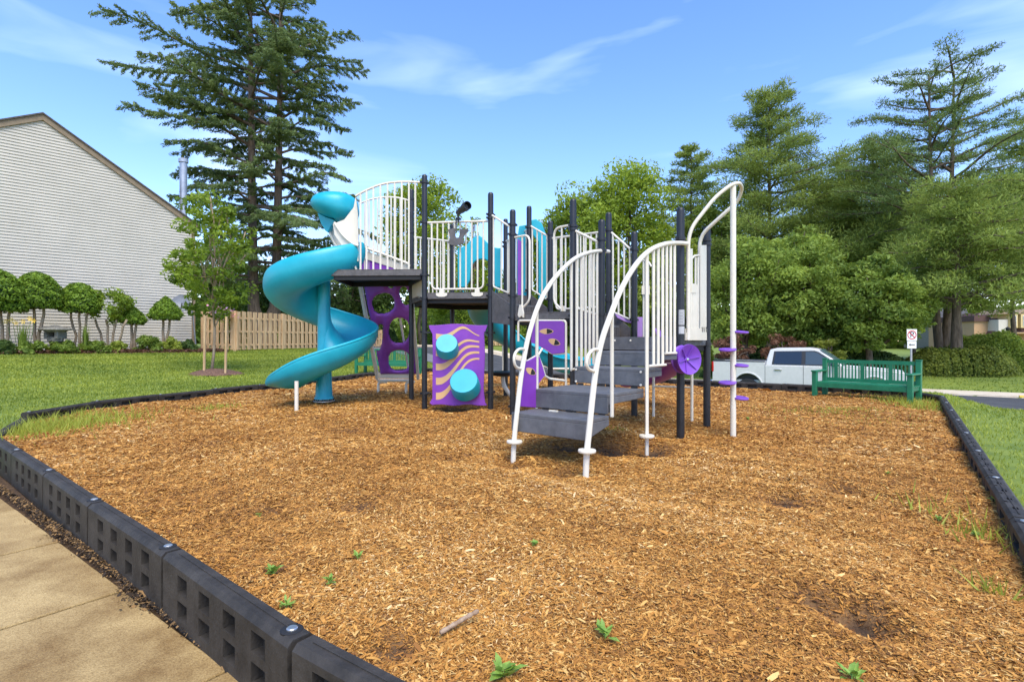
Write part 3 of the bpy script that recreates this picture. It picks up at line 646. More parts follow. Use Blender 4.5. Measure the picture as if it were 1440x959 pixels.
# ---- purple net-like climber behind the slide deck
clb = []   # front plane: from feet (z .25, Y 11.5) up to the deck edge and above
def climb_pt(px, py):
    # inclined plane: Y = 11.45 at z=.2, Y = 10.05 at z=2.25
    k = (py - CY) / F; # z = CH - k*Y ; Y = 11.45 - (z-.2)*(1.4/2.05)
    s_ = 1.4 / 2.05; Y = (11.45 + .2 * s_ - CH * s_) / (1 - k * s_); return at(px, py, Y)
CL = MB(); r_ = .035
for pts in ([(503, 345), (504, 392), (514, 450), (524, 505), (531, 548)], ):
    CL.beam(climb_pt(504, 388), climb_pt(531, 532), .05, .11)
CL.beam(climb_pt(577, 388), climb_pt(588, 532), .05, .11)
CL.tube([climb_pt(531, 535), climb_pt(578, 535)], .032, 10)
CL.beam(climb_pt(531, 528), climb_pt(580, 528), .02, .12)
for px in (532, 571):
    q = climb_pt(px, 537); CL.tube(rounded([q + Vector((.18, 0, .0)), q, Vector((q.x, q.y, -.05))], .09), .028, 10)
b0, b1 = climb_pt(560, 445), climb_pt(574, 525); CL.tube([b0 + Vector((0, .15, 0)), b1 + Vector((0, .1, 0))], .022, 8)
zz0 = Vector((0, 0, 0))
CLo = build(CL, 'net_climber', M['white'], PS, sharp=50, label='white framed climber with purple web of organic holes')
h1 = MB(); a0 = climb_pt(504, 388); a1 = climb_pt(577, 388)
hp = [a0, at(506, 346, 9.95), at(540, 358, 9.9), at(577, 372, 9.85), a1]
h1.tube(rounded(hp, .1), .026, 10); h1.prism([at(507, 350, 9.96), at(575, 374, 9.87), at(575, 384, 9.9), at(507, 362, 9.96)], (0, .03, 0)); build(h1, 'grab_frame', M['white'], CLo, sharp=50)
h2 = MB(); h2.prism([at(508, 362, 9.99), at(572, 384, 9.9), at(572, 388, 9.9), at(508, 388, 9.99)], (0, .02, 0)); build(h2, 'upper_web', M['purple'], CLo)
def web():
    """metaball-like strands as fused tubes on a purple sheet, built by a distance field cut into a plate"""
    holes = [(539.3, 426.5, 15.6, 14, -.3), (561.5, 464.5, 14, 17.5, .1), (561.5, 506.5, 15, 14, 0), (533.5, 474, 4.4, 21, .12), (569.5, 416, 6.5, 13.5, -.25), (549.6, 399, 4.5, 6.5, 0)]
    nx, ny = 66, 130; x0, x1, y0, y1 = 506, 588, 388, 528; V = []; keep = {}
    def f(x, y):
        d = 9
        for hx, hy, rx, ry, ro in holes:
            dx, dy = x - hx, y - hy; c, s = cos(ro), sin(ro); ex, ey = (dx * c + dy * s) / rx, (-dx * s + dy * c) / ry
            d = min(d, ((abs(ex) ** 2.3 + abs(ey) ** 2.3) ** (1 / 2.3) - 1) * min(rx, ry))
        l = 506 + (y - 388) * (531 - 504) / 144 + 3; rgt = 577 + (y - 388) * 11 / 144; return min(d, (x - l), (rgt - x), 526 - y)
    idx = {}; mb = MB(); th = .05
    F_ = [[f(x0 + (x1 - x0) * i / nx, y0 + (y1 - y0) * j / ny) for i in range(nx + 1)] for j in range(ny + 1)]
    front = []; back = []
    for j in range(ny + 1):
        for i in range(nx + 1):
            x, y = x0 + (x1 - x0) * i / nx, y0 + (y1 - y0) * j / ny; d = F_[j][i]; 
            p = climb_pt(x, y); bulge = math.sqrt(max(0, min(d, 4)) / 4) * .055
            front.append(p + Vector((0, -bulge, -bulge * .4))); back.append(p + Vector((0, bulge * .6, bulge * .3)))
    fs = []; n = len(front)
    for j in range(ny):
        for i in range(nx):
            if min(F_[j][i], F_[j][i + 1], F_[j + 1][i], F_[j + 1][i + 1]) > -.6:
                a = j * (nx + 1) + i; q = (a, a + 1, a + nx + 2, a + nx + 1); fs.append(q); fs.append(tuple(k + n for k in q[::-1]))
    mb.add(front + back, fs); o = build(mb, 'web_panel', mat('purple_web_plastic', (.24, .06, .44), (.28, .08, .5), rough=.4), CLo, sharp=None); o.modifiers.new('smooth', 'SMOOTH').iterations = 3
web()

# ---- purple wave panel with step pods between the two front posts
WP = MB(); Yp = 8.68; top = []; 
for i in range(25):
    x = 603 + 82.5 * i / 24; top.append((x, 456.5 + 1.0 * sin(i / 24 * 4.4 * pi * .55 + 1.2)))
tp = top + [(684, 462), (681, 470), (682, 500), (680, 545), (682, 566), (685, 570)] + [(x, 569.5 + .9 * sin(x * .16)) for x in range(680, 604, -6)] + [(604, 567), (608, 560), (608.5, 500), (608, 470), (604, 462)]
WP.prism(pl(tp, Yp - .02), (0, .04, 0)); WPo = build(WP, 'climbing_panel', M['purple'], PS, sharp=40, bevel=.005, label='purple panel with tan wavy stripes and two turquoise step pods')
st = MB()
for L0, L1, R0, R1 in ((468, 476, 472.5, 474), (492, 499.5, 480.3, 482.6), (510, 519.5, 487, 489.8), (530, 540, 495, 498), (551, 561, 504, 506.5)):
    up, dn = [], []
    for i in range(25):
        t = i / 24; x = 613 + 61 * t; s_ = t * t * (3 - 2 * t); hump = 5.5 * math.exp(-((t - .68) / .22) ** 2) * (1 if L0 > 480 else 1.3) - 2.5 * math.exp(-((t - .2) / .2) ** 2)
        if L0 < 480: hump += 6 * math.exp(-((t - .55) / .25) ** 2)
        up.append((x, L0 + (R0 - L0) * s_ - hump)); dn.append((x, L1 + (R1 - L1) * s_ - hump))
    for i in range(24): 
        st.add([at(*up[i], Yp - .0235), at(*up[i + 1], Yp - .0235), at(*dn[i + 1], Yp - .0235), at(*dn[i], Yp - .0235)], [(0, 1, 2, 3)])
build(st, 'wave_stripes', M['tan'], WPo)
def pod(cx, cy, rpx, bx, by, L_):
    Yf = Yp - L_; c = at(cx, cy, Yf); r = rpx * Yf / F; b = at(bx, by, Yp - .02); mb = MB()
    ax = (c - b); mb.lathe(b, [(r * 1.07, 0), (r * 1.05, ax.length * .5), (r, ax.length - .012), (r * .97, ax.length), (0, ax.length)], 32, axis=ax); build(mb, 'step_pod', M['teal'], WPo, sharp=28)
pod(628, 482.5, 15.2, 629.5, 492, .20); pod(652, 535, 19.8, 655.5, 546, .22)
bk = MB()
for px, s_ in ((604, 1), (683, -1)):
    for py in (467.5, 552): q = at(px, py, Yp); bk.beam(q, at(px - 7 * s_, py + .5, Yp), .03, .025); bk.lathe(q + Vector((.012 * s_, -.03, 0)), [(.012, 0), (.012, .02), (0, .02)], 8, axis=(0, -1, 0))
build(bk, 'bracket', M['black'], WPo)

# ---- telescope on the front railing
TS = MB(); c = at(651, 294, 8.5); ax = Vector((.5, -.85, .12)).normalized(); TS.lathe(c - ax * .19, [(.04, 0), (.045, .02), (.045, .12), (.055, .14), (.055, .24), (.068, .26), (.068, .36), (.058, .36), (.05, .28), (0, .27)], 20, axis=ax)
TS.tube([at(644.5, 300, 8.55), at(644.5, 313, 8.55)], .014, 8); TS.lathe(at(644.5, 309, 8.55), [(.05, 0), (.05, .012), (.03, .03)], 12); TSo = build(TS, 'telescope', M['black'], PS, sharp=45, label='small black toy telescope on the hexagonal deck railing')
mb = MB(); mb.prism(pl([(629, 323), (640, 321), (640.5, 332), (642, 334.5), (645, 334), (646.5, 331), (647, 322), (658, 322), (659, 325), (654, 329), (651, 336), (653, 341), (649, 344), (640, 345.5), (633, 344), (629, 341), (633, 337), (632, 329)], 8.62), (0, .02, 0)); mb.beam(at(641.5, 310, 8.6), at(641.5, 326, 8.6), .03, .02); build(mb, 'mount_plate', M['deckrim'], TSo, bevel=.003)

# ---- far side: turquoise arch with second slide
def archpiece(px0, px1, ytop, ybot, pxi0, pxi1, yi, Y, name, label):
    n = 14; outer = [(px0, ybot)] + [(px0 + 1.5, ytop + 24)]; w = px1 - px0
    outer = [(px0, ybot), (px0, ytop + 20)]
    for i in range(n + 1):
        t = i / n; x = px0 + w * t; b = 19 - 19 * math.exp(-((t - .47) / .23) ** 2) if 0 <= t <= 1 else 0; outer.append((x, ytop + b * .95))
    outer += [(px1, ytop + 20), (px1, ybot)]
    inner = [(pxi1, ybot), (pxi1, yi + 30)] + [(pxi1 + (pxi0 - pxi1) * (.5 - .5 * cos(pi * i / 10)), yi + 30 - 30 * sin(pi * i / 10) ** .6) for i in range(1, 10)] + [(pxi0, yi + 30), (pxi0 - 6, ybot)]
    mb = MB(); P = pl(outer + inner, Y); mb.prism(P, (0, .09, 0)); return build(mb, name, M['teal'], PS, sharp=40, bevel=.012, label=label)
AR = archpiece(643.5, 705, 331, 404, 661, 694, 364, 10.86, 'slide_arch', 'turquoise arch over the rear slide entrance')
# rear slide: curved trough leaving the arch and bending to the right
pth = smooth_path([Vector((-.66, 10.85, 1.80)), Vector((-.66, 11.35, 1.72)), Vector((-.62, 11.95, 1.45)), Vector((-.35, 12.45, 1.12)), Vector((.12, 12.6, .84)), Vector((.62, 12.45, .62)), Vector((1.12, 12.1, .42)), Vector((1.5, 11.75, .36)), Vector((1.75, 11.5, .35))], 5)
def trough(name, path, w, hw, m, parent, label=None, bank=0):
    fr_ = []
    for i, p in enumerate(path):
        a = path[max(0, i - 1)]; b = path[min(len(path) - 1, i + 1)]; d = (b - a).normalized(); sd_ = Vector((d.y, -d.x, 0)).normalized(); up = sd_.cross(d).normalized()
        fr_.append((p, sd_, up, (1, 1)))
    prof = [(-w * 1.12, hw - .03), (-w * 1.1, hw), (-w, hw), (-w * .93, hw * .5), (-w * .78, hw * .12), (-w * .4, 0), (w * .4, 0), (w * .78, hw * .12), (w * .93, hw * .5), (w, hw), (w * 1.1, hw), (w * 1.12, hw - .03)]
    return slide_part(name, fr_, m, parent, prof, label)
RS = trough('rear_slide', pth, .33, .36, M['teal'], PS, 'turquoise curved slide leaving the rear of the hexagonal deck')
mb = MB()
for x, y, z in ((-.2, 12.45, 1.0), (1.35, 11.9, .38)): mb.tube([(x, y, -.05), (x, y, z)], .03, 10)
mb.tube([at(770, 518.5, 11.2), at(800, 518.5, 11.2)], .022, 8)
build(mb, 'support_leg', M['white'], RS, sharp=50)
mb = MB(); mb.prism(pl([(727, 421), (727, 340), (730, 318), (736, 317), (742, 316), (748, 309.5), (754, 308), (762, 314), (768, 330), (770, 421), (757, 421), (757, 340), (749, 330), (741, 340), (741, 421)], 9.62), (0, .08, 0)); TP = build(mb, 'climber_arch', M['teal'], PS, sharp=40, bevel=.01, label='tall turquoise arch behind the middle posts')
mb = MB(); mb.prism(pl([(728, 336), (734, 340), (733, 415), (728, 420)], 9.56), (0, .02, 0)); build(mb, 'trim_panel', M['purple'], TP)

# ---- tam seat under the hexagonal deck
mb = MB(); q = at(707, 524, 10.3); mb.lathe(q - Vector((0, 0, .02)), [(.10, -.05), (.22, -.03), (.25, .0), (.25, .035), (.2, .05), (0, .04)], 24); TM = build(mb, 'round_seat', M['black'], PS, sharp=45)
mb = MB(); mb.tube(smooth_path([q + Vector((.0, 0, -.06)), q + Vector((.03, 0, -.25)), q + Vector((.17, 0, -.45)), q + Vector((.3, 0, -.52))], 5), .04, 10); build(mb, 'seat_leg', M['white'], TM)

# ---- leaf climber panels left of the stairs
def leaf_panel(poly, plane_a, plane_d, name, holes=(), m='purple', th=.02, parent=None):
    P = [onplane(x, y, plane_a, plane_d) for x, y in poly]; n = Vector((plane_d[1], -plane_d[0], 0)).normalized() * th; mb = MB(); mb.prism(P, n); o = build(mb, name, M[m], parent or PS, sharp=40, bevel=.003)
    for hx, hy, rx, ry, ro in holes:
        ring = []
        for i in range(20):
            a = 2 * pi * i / 20; ex, ey = cos(a) * rx, sin(a) * ry * (1 - .35 * cos(a) ** 2); ring.append(onplane(hx + ex * cos(ro) - ey * sin(ro), hy + ex * sin(ro) + ey * cos(ro), plane_a, plane_d))
        for s_, mm_ in ((-.003, 'tan'), ):
            R_ = [q + n.normalized() * (s_ if n.y < 0 else s_) for q in ring]
            mb = MB(); off = n.normalized() * -.002 if n.y > 0 else n.normalized() * (th + .002); pp = [q + off for q in ring]; mb.add(pp, [tuple(range(20))]); mb.m = 1
            c = sum(pp, Vector()) / 20; off2 = off.normalized() * .002; mxx = max((k - c).length for k in pp); ua = (pp[0] - c).normalized(); dk = [c + (q - c) * .86 + ua * ((min(1.0, max(.05, (q - c).dot(ua) * .86 / mxx)) - (q - c).dot(ua) * .86 / mxx) * mxx) + off2 for q in pp]
            if len(dk) > 2: mb.add(dk, [tuple(range(len(dk)))])
            build(mb, 'leaf_recess', [M['tan'], M['dark']], o)
    return o
dCF = (Fp - Cc)
fa = Cc - Vector((0, .05, 0))
LP = leaf_panel([(750, 451.5), (791, 451.5), (794.5, 455), (794.5, 496), (778, 498), (768, 491), (752, 483), (748, 482)], fa, dCF, 'leaf_panel', holes=((770, 466, 10, 4, 0), (781, 481, 9, 4.5, .35)))
fr1 = MB()
for pts, rr in (([(729, 480), (729, 451), (796, 451), (796, 543)], .017), ([(757, 484), (768, 492), (778, 498.5), (795, 497)], .012)):
    fr1.tube(rounded([onplane(x, y, fa, dCF) for x, y in pts], .05), rr, 8)
build(fr1, 'panel_frame', M['white'], LP, sharp=50)
# stairs geometry
nS = Vector((.645, .764, 0)); dS = Vector((.764, -.645, 0))
R0 = Vector((.635, 4.585, 0)); L0_ = R0 - dS * .85
sideL = L0_ - dS * .0
LP2 = leaf_panel([(734.5, 507.5), (740, 507.5), (745, 506), (753, 500.5), (757, 502), (764.5, 527), (757, 537), (753, 545), (753, 573), (729, 571)], sideL, nS, 'leaf_panel', holes=((744, 522, 8, 4.5, .55),))
fr2 = MB()
for pts, rr in (([(733, 507.5), (740, 508), (753, 500.5)], .008), ([(755.5, 498), (762, 514), (766, 528), (773, 532.5), (793, 535)], .013), ([(765, 528), (757, 537), (755, 545)], .01), ([(762.5, 490), (757, 499)], .011)):
    fr2.tube([onplane(x, y, sideL, nS) for x, y in pts], rr, 8)
build(fr2, 'panel_frame', M['white'], LP2, sharp=50)

# ---- stairs up to the low deck
ST = None
def step(t0, t1, z, w0, w1, rise, first=False):
    """tread slab from run t0..t1 (along nS), lateral w0..w1 measured along -dS from the right side"""
    mb = MB(); q = [R0 + nS * t0 - dS * w0, R0 + nS * t0 - dS * w1, R0 + nS * t1 - dS * w1, R0 + nS * t1 - dS * w0]
    mb.prism([(p.x, p.y, z - .035) for p in q], (0, 0, .035))
    f0, f1 = q[0], q[1]; b = nS * .018
    mb.prism([(f0.x, f0.y, z - rise), (f1.x, f1.y, z - rise), (f1.x + b.x, f1.y + b.y, z - rise), (f0.x + b.x, f0.y + b.y, z - rise)], (0, 0, rise - .033))
    for w_ in (w0, w1):
        s_ = 1 if w_ == w0 else -1; a = R0 + nS * (t0 + .02) - dS * (w_ + .0 * s_); c = R0 + nS * t1 - dS * w_; dd = dS * (-.012 * s_)
        mb.prism([(a.x, a.y, z - rise * (1 if first else .55)), (c.x, c.y, z - .09), (c.x, c.y, z - .036), (a.x, a.y, z - .036)], dd)
    o = build(mb, 'stair_tread', M['deck'], PS, sharp=30, bevel=.006)
    return o, q
s1, _ = step(0, .40, .425, .015, .84, .175, True)
s2, _ = step(.37, 1.08, .622, .012, .85, .185)
s3, _ = step(1.06, 1.47, .82, .0, .83, .175)
s4, _ = step(1.45, 1.81, .985, -.02, .80, .16)
# top riser on the deck edge
dgn = (N_ - G).normalized(); a = G + dgn * .03; b = N_ - dgn * .03; off = Vector((-dgn.y, dgn.x, 0)) * -1
nn = Vector((dgn.y, -dgn.x, 0)); nn = nn if nn.y < 0 else -nn
mb = MB(); q0, q1 = a + nn * .03, b + nn * .03; mb.prism([(q0.x, q0.y, .99), (q1.x, q1.y, .99), (q1.x, q1.y, zdL + .003), (q0.x, q0.y, zdL + .003)], nn * .02); mb.m = 1
for t in (.2, .42): 
    q = lerp(q0, q1, t) + nn * .022; mb.lathe((q.x, q.y, zdL - .04), [(.014, 0), (.014, .006), (0, .009)], 10, axis=nn)
build(mb, 'stair_riser', [M['deck'], M['white']], PS, bevel=.003)
# small slots and bolt heads on the risers, a white clip on the first tread
mb = MB(); mb.m = 0
for t, z, ws in ((.355, .437, (.18, .42, .7)), (1.045, .634, (.1, .35, .55, .74)), (1.435, .832, (.15, .5))):
    for w_ in ws:
        c = R0 + nS * (t) - dS * w_; mb.box((c.x, c.y, z), (.07, .012, .018), math.atan2(dS.y, dS.x))
mb.m = 1
c = R0 + nS * .28 - dS * .55; mb.box((c.x, c.y, .434), (.09, .03, .014), math.atan2(dS.y, dS.x))
for w_ in (.03, .8):
    for z in (.66, .79): c = R0 + nS * 1.05 - dS * w_; mb.lathe((c.x, c.y, z), [(.012, 0), (.012, .008), (0, .01)], 8, axis=(-.6, -.8, 0))
build(mb, 'step_slots', [M['dark'], M['white']], s2)
# handrails
def handrail(foot, pln_d, pts, r, end_node, name='handrail'):
    P = [onplane(x, y, foot, pln_d) for x, y in pts]; P = smooth_path(P, 6); mb = MB(); mb.tube(P, r, 12); return build(mb, name, M['white'], PS, sharp=60), P
footL = gnd(722, 646, -.0); footR = gnd(824, 669, -.0)
dL = Vector((G.x, G.y, 0)) - footL + Vector((-.03, -.06, 0)); dR = Vector((N_.x, N_.y, 0)) - footR + Vector((.04, -.05, 0))
HL, PLh = handrail(footL, dL, [(721.5, 656), (723, 620), (727, 580), (732, 535), (737.5, 500), (745, 466), (757, 430), (772, 402), (790, 380), (808, 364), (826, 356), (844, 353), (856, 354)], .0245, None)
HR, PRh = handrail(footR, dR, [(823.5, 680), (825, 640), (829, 600), (833, 560), (838, 520), (846, 480), (858, 445), (873, 408), (893, 374), (913, 353), (935, 343.5), (955, 342), (966, 343)], .0255, None)
def bars(parent, P, foot, d, xs_, ybs, r=.0125):
    mb = MB()
    for x, yb in zip(xs_, ybs):
        k = min(range(len(P)), key=lambda i: abs(P[i].x / P[i].y * F + CX - x) + (1000 if P[i].z < .5 else 0)); zt_ = P[k].z; q = onplane(x, yb, foot, d); mb.tube([q, Vector((q.x, q.y, zt_))], r, 6)
    return build(mb, 'baluster_set', M['white'], parent, sharp=60)
bars(HL, PLh, footL, dL, [755], [574], .0175)
bars(HL, PLh, footL, dL, [803.5, 811, 817.5, 823.5, 829, 834.5, 839.5], [519.5, 517, 516, 515, 513, 512, 511], .0165)
bars(HR, PRh, footR, dR, [860.5], [586], .0175)
bars(HR, PRh, footR, dR, [909.5], [640], .0195)
bars(HR, PRh, footR, dR, [919, 925.5, 931.7], [513.5, 513.5, 513.5], .016)
bars(HR, PRh, footR, dR, [937.5, 943, 948.5], [497, 497, 497], .015)
mb = MB()
for pts, f_, d_, rr in (([(912, 515), (936, 513)], footR, dR, .015), ([(936, 497), (951, 496.5)], footR, dR, .014), ([(803, 520), (822, 516)], footL, dL, .014)): mb.tube([onplane(x, y, f_, d_) for x, y in pts], rr, 8)
build(mb, 'lower_rail', M['white'], HR, sharp=60)
# D handholds, ground discs
for nm, f_, d_, pts, par in (('hand_loop', footL, dL, [(739, 491), (730, 491), (724, 498), (723, 508), (726, 516), (733, 519)], HL), ('hand_loop', footR, dR, [(843, 492), (834, 492), (827, 500), (825, 511), (828, 519), (836, 522)], HR)):
    mb = MB(); mb.tube(smooth_path([onplane(x, y, f_, d_) for x, y in pts], 5), .014, 8); build(mb, nm, M['white'], par, sharp=60)
for px, py, b_, par in ((723.5, 621, footL, HL), (825.5, 634, footR, HR), (909.5, 613, gnd(909, 637), HR)):
    q = at(px, py, b_.y); mb = MB(); mb.lathe(q - Vector((0, 0, .012)), [(.07, 0), (.074, .006), (.074, .018), (.07, .024), (.0, .024)], 20); build(mb, 'mulch_marker_disc', M['white'], par, sharp=50)
# short hooped rail beside the right handrail
mb = MB(); pA, pB = atz(899, 7.6, 0), atz(917, 7.4, 0); mb.tube(rounded([onplane(x, y, pA, pB - pA) for x, y in ((898, 369), (903, 366.5), (911, 366.5), (916, 375))], .05), .014, 8)
for x in (905, 911.5): q = onplane(x, 367, pA, pB - pA); mb.tube([q, Vector((q.x, q.y, zdL))], .013, 6)
q = onplane(908, 408, pA, pB - pA); mb.box(q, (.11, .015, .12)); build(mb, 'hoop_rail', M['white'], PS, sharp=50)

# ---- entrance gate at the fire pole side of the low deck
gd = (Pp - N_).normalized(); gp = N_ + Vector((.02, -.03, 0)); mb = MB()
for x0, x1, yt, yb in ((964.5, 968.5, 345, 478), (969, 972.5, 350, 478), (973, 979.5, 400, 478), (984, 992, 345, 478)):
    P_ = [onplane(x, y, gp, gd) for x, y in ((x0, yt), (x1, yt), (x1, yb), (x0, yb))]; mb.prism(P_, Vector((gd.y, -gd.x, 0)) * .014)
P_ = [onplane(x, y, gp, gd) for x, y in ((963, 462), (992, 462), (992, 478.5), (963, 478.5))]; mb.prism(P_, Vector((gd.y, -gd.x, 0)) * .018)
for x in (978, 981.5): mb.tube([onplane(x, 362, gp, gd), onplane(x, 470, gp, gd)], .012, 6)
mb.tube(rounded([onplane(x, y, gp, gd) for x, y in ((971, 366), (976, 360), (983, 359))], .04), .013, 6)
P_ = [onplane(x, y, gp, gd) for x, y in ((970, 399), (977, 399), (977, 412), (970, 412))]; mb.prism(P_, Vector((gd.y, -gd.x, 0)) * .02)
GT = build(mb, 'entrance_gate', M['white'], PS, sharp=40); mb = MB()
for x in (963, 965.8, 985, 987.5, 990.5): P_ = [onplane(x + a_, y, gp, gd) + Vector((gd.y, -gd.x, 0)) * .02 for a_, y in ((0, 460), (.9, 460), (.9, 467), (0, 467))]; mb.add(P_, [(0, 1, 2, 3)])
build(mb, 'vent_slots', M['dark'], GT)
# warning sticker and plates on the post
mb = MB(); q = Vector((N_.x, N_.y, 0)); st_n = Vector((-.1, -1, 0)).normalized()
for z0, z1 in ((zt(457, 6.2), zt(436, 6.2)), (zt(469.5, 6.2), zt(459, 6.2))):
    rows = [[q + Vector((sin(a_) * (RP + .0012), -cos(a_) * (RP + .0012), z)) for a_ in (-.75, -.5, -.25, 0, .25, .5, .75, .9)] for z in (z0, z1)]; mb.grid(rows)
mb.m = 1
for k in range(9):
    z = zt(438 + k * 2.1, 6.2); rows = [[q + Vector((sin(a_) * (RP + .002), -cos(a_) * (RP + .002), zz_)) for a_ in (-.6, -.35, -.1, .15, .4, .62 - .3 * (k % 2))] for zz_ in (z, z - .005)]; mb.grid(rows)
build(mb, 'warning_sticker', [M['concrete'] if False else mat('sticker_paper', (.42, .42, .42), (.5, .5, .5), rough=.5), mat('sticker_ink', (.15, .15, .16))], PS)

# ---- fire pole with purple pods and hooped rails
FP = gnd(1031, 613.5); mb = MB(); mb.tube([(FP.x, FP.y, -.1), (FP.x, FP.y, zt(262, FP.y))], .0325, 14); FPo = build(mb, 'pod_climber', M['white'], PS, sharp=50, label='white pole with purple leaf steps')
for px, py, s_, dn in ((1037, 467, 1, 1), (1025, 492, -1, 0), (1037, 514, 1, 1), (1025, 538, -1, 0), (1037, 560, 1, 1)):
    sh = .085 * s_; q = at(1031, py, FP.y) + Vector((sh, .02 if s_ > 0 else -.05, 0)); mb = MB()
    mb.lathe(q, [(.02, -.01), (.085, -.012), (.098, 0), (.095, .014), (.06, .010), (.02, .012)], 18, axis=(.06 * s_, -.1, 1)); mb.m = 1; mb.lathe(q - Vector((0, 0, .02)), [(.045, 0), (.045, .012), (0, .012)], 10)
    build(mb, 'leaf_step', [M['purple2'], M['white']], FPo, sharp=50)
Yb = 6.7; mb = MB()
hp = [at(967.5, 478, 6.22), at(968, 325, 6.22), at(1006, 277, 6.2), at(1028, 260, 6.2), at(1040, 257, 6.25), at(1044, 266, 6.4), at(1037, 284, 6.5), at(1010, 308, 6.6), at(984, 332, 6.75), at(983, 478, 6.75)]
mb.tube(rounded(hp, .16, 5), .022, 10); build(mb, 'overhead_loop', M['white'], FPo, sharp=60)

# ---- purple steering drum under the low deck
mb = MB(); axd = Vector((.42, -.9, .02)).normalized(); c = at(971, 505.5, 6.02)
mb.lathe(c - axd * .02, [(.16, -.12), (.162, -.11), (.145, -.10), (.143, -.04), (.168, -.012), (.172, 0), (.168, .012), (.155, .006), (.09, -.03), (.03, -.045), (.028, -.03), (0, -.028)], 36, axis=axd)
WH = build(mb, 'spinner_wheel', M['purple2'], PS, sharp=50, label='violet dished spinner wheel under the low deck')
mb = MB(); u_ = axd.orthogonal().normalized(); w_ = axd.cross(u_)
for k in range(6):
    a_ = k * pi / 3 + .5; r1, r2 = .03, .15; e = u_ * cos(a_) + w_ * sin(a_); mb.beam(c + axd * -.055 + e * r1, c + axd * -.012 + e * r2, .008, .012, up=axd)
build(mb, 'spoke', M['purple2'], WH)
mb = MB(); mb.lathe(c - axd * .05, [(.016, 0), (.016, .012), (0, .016)], 10, axis=axd); build(mb, 'hub_bolt', M['bolt'], WH)

# ---- low purple slide on the far side of the low deck
pth = smooth_path([Vector((2.2, 7.42, 1.08)), Vector((2.42, 7.75, 1.02)), Vector((2.55, 8.2, .84)), Vector((2.58, 8.7, .6)), Vector((2.48, 9.15, .42)), Vector((2.3, 9.5, .31)), Vector((2.1, 9.8, .27))], 5)
LS = trough('low_slide', pth, .25, .2, M['purple'], PS, 'short purple slide on the far side of the low deck')
mb = MB()
for px, py in ((919, 588), (973, 593)): q = gnd(px, py); mb.tube([(q.x, q.y, -.05), (q.x, q.y, zt(500, q.y))], .02, 8)
q0, q1 = gnd(919, 588), gnd(973, 593); mb.tube([(q0.x, q0.y, zt(543, q0.y)), (q1.x, q1.y, zt(545, q1.y))], .014, 8)
build(mb, 'support_leg', M['white'], LS, sharp=50)
mb = MB(); mb.prism(pl([(896, 446), (904, 446), (904, 474), (896, 474)], 7.95), (0, .05, 0)); mb.prism(pl([(865, 441), (874, 446), (890, 451), (890, 455), (880, 453), (868, 447)], 7.95), (0, .05, 0)); build(mb, 'entry_panel', mat('pale_violet_plastic', (.36, .2, .52), (.4, .24, .56)), LS, bevel=.004)
# maroon plaque
def text_mesh(s, size, name, m, parent, M4, ext=.001, label=None):
    cu = bpy.data.curves.new('t', 'FONT'); cu.body = s; cu.size = size; cu.extrude = ext; cu.align_x = 'CENTER'; cu.align_y = 'CENTER'; cu.resolution_u = 3
    ob = bpy.data.objects.new('t', cu); C.objects.link(ob); dg = bpy.context.evaluated_depsgraph_get(); me = bpy.data.meshes.new_from_object(ob.evaluated_get(dg)); bpy.data.objects.remove(ob); bpy.data.curves.remove(cu)
    me.name = name; mb = MB(); mb.add([M4 @ v.co for v in me.vertices], [tuple(p.vertices) for p in me.polygons]); bpy.data.meshes.remove(me); return build(mb, name, m, parent, sharp=30)
mb = MB(); mb.prism(pl([(936.5, 495), (951, 495), (951, 511), (936.5, 511)], 7.0), (0, .02, 0)); mb.m = 1; mb.prism(pl([(936.5, 509.5), (951, 509.5), (951, 511.6), (936.5, 511.6)], 6.99), (0, .01, 0)); PQ = build(mb, 'plaque', [mat('maroon_plate', (.13, .012, .05), (.17, .02, .07)), mat('plaque_trim', (.6, .35, .4))], PS)
text_mesh('AIR', .045, 'plaque_lettering', M['white'], PQ, Matrix.Translation(at(945, 498, 6.995)) @ Matrix.Rotation(R(90), 4, 'X'))
# ------------------------------------------------------------------ foliage tools
def leafmat(name, dark, light, trans=.3):
    return mat(name, dark, light, attr=True, rough=.55, trans=trans, ramp=(0, 1), spec=.3)
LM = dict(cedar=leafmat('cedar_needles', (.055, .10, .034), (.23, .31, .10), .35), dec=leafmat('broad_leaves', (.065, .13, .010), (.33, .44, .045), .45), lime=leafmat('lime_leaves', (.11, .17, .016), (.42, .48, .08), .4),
          maple=leafmat('mid_green_leaves', (.055, .11, .015), (.29, .39, .06), .4), pine=leafmat('pine_needles', (.07, .125, .022), (.34, .43, .09), .4), dpine=leafmat('dark_pine_needles', (.05, .10, .028), (.25, .34, .09), .35),
          top=leafmat('clipped_spruce', (.05, .11, .008), (.28, .42, .04), .3), hedge=leafmat('hedge_leaves', (.055, .09, .010), (.34, .38, .06), .35), dark=leafmat('dark_leaves', (.022, .055, .012), (.12, .19, .04), .35), red=leafmat('reddish_leaves', (.07, .035, .02), (.26, .13, .07)),
          yellow=leafmat('yellow_leaves', (.2, .2, .02), (.5, .42, .05)))
M['bark'] = mat('grey_brown_bark', (.07, .05, .035), (.17, .13, .095), scale=9, rough=.9, bump=1, bscale=18, stretch=(1, 1, .25))
M['bark2'] = mat('pale_bark', (.22, .16, .10), (.36, .28, .19), scale=14, rough=.9, bump=.8, bscale=30, stretch=(1, 1, .3))
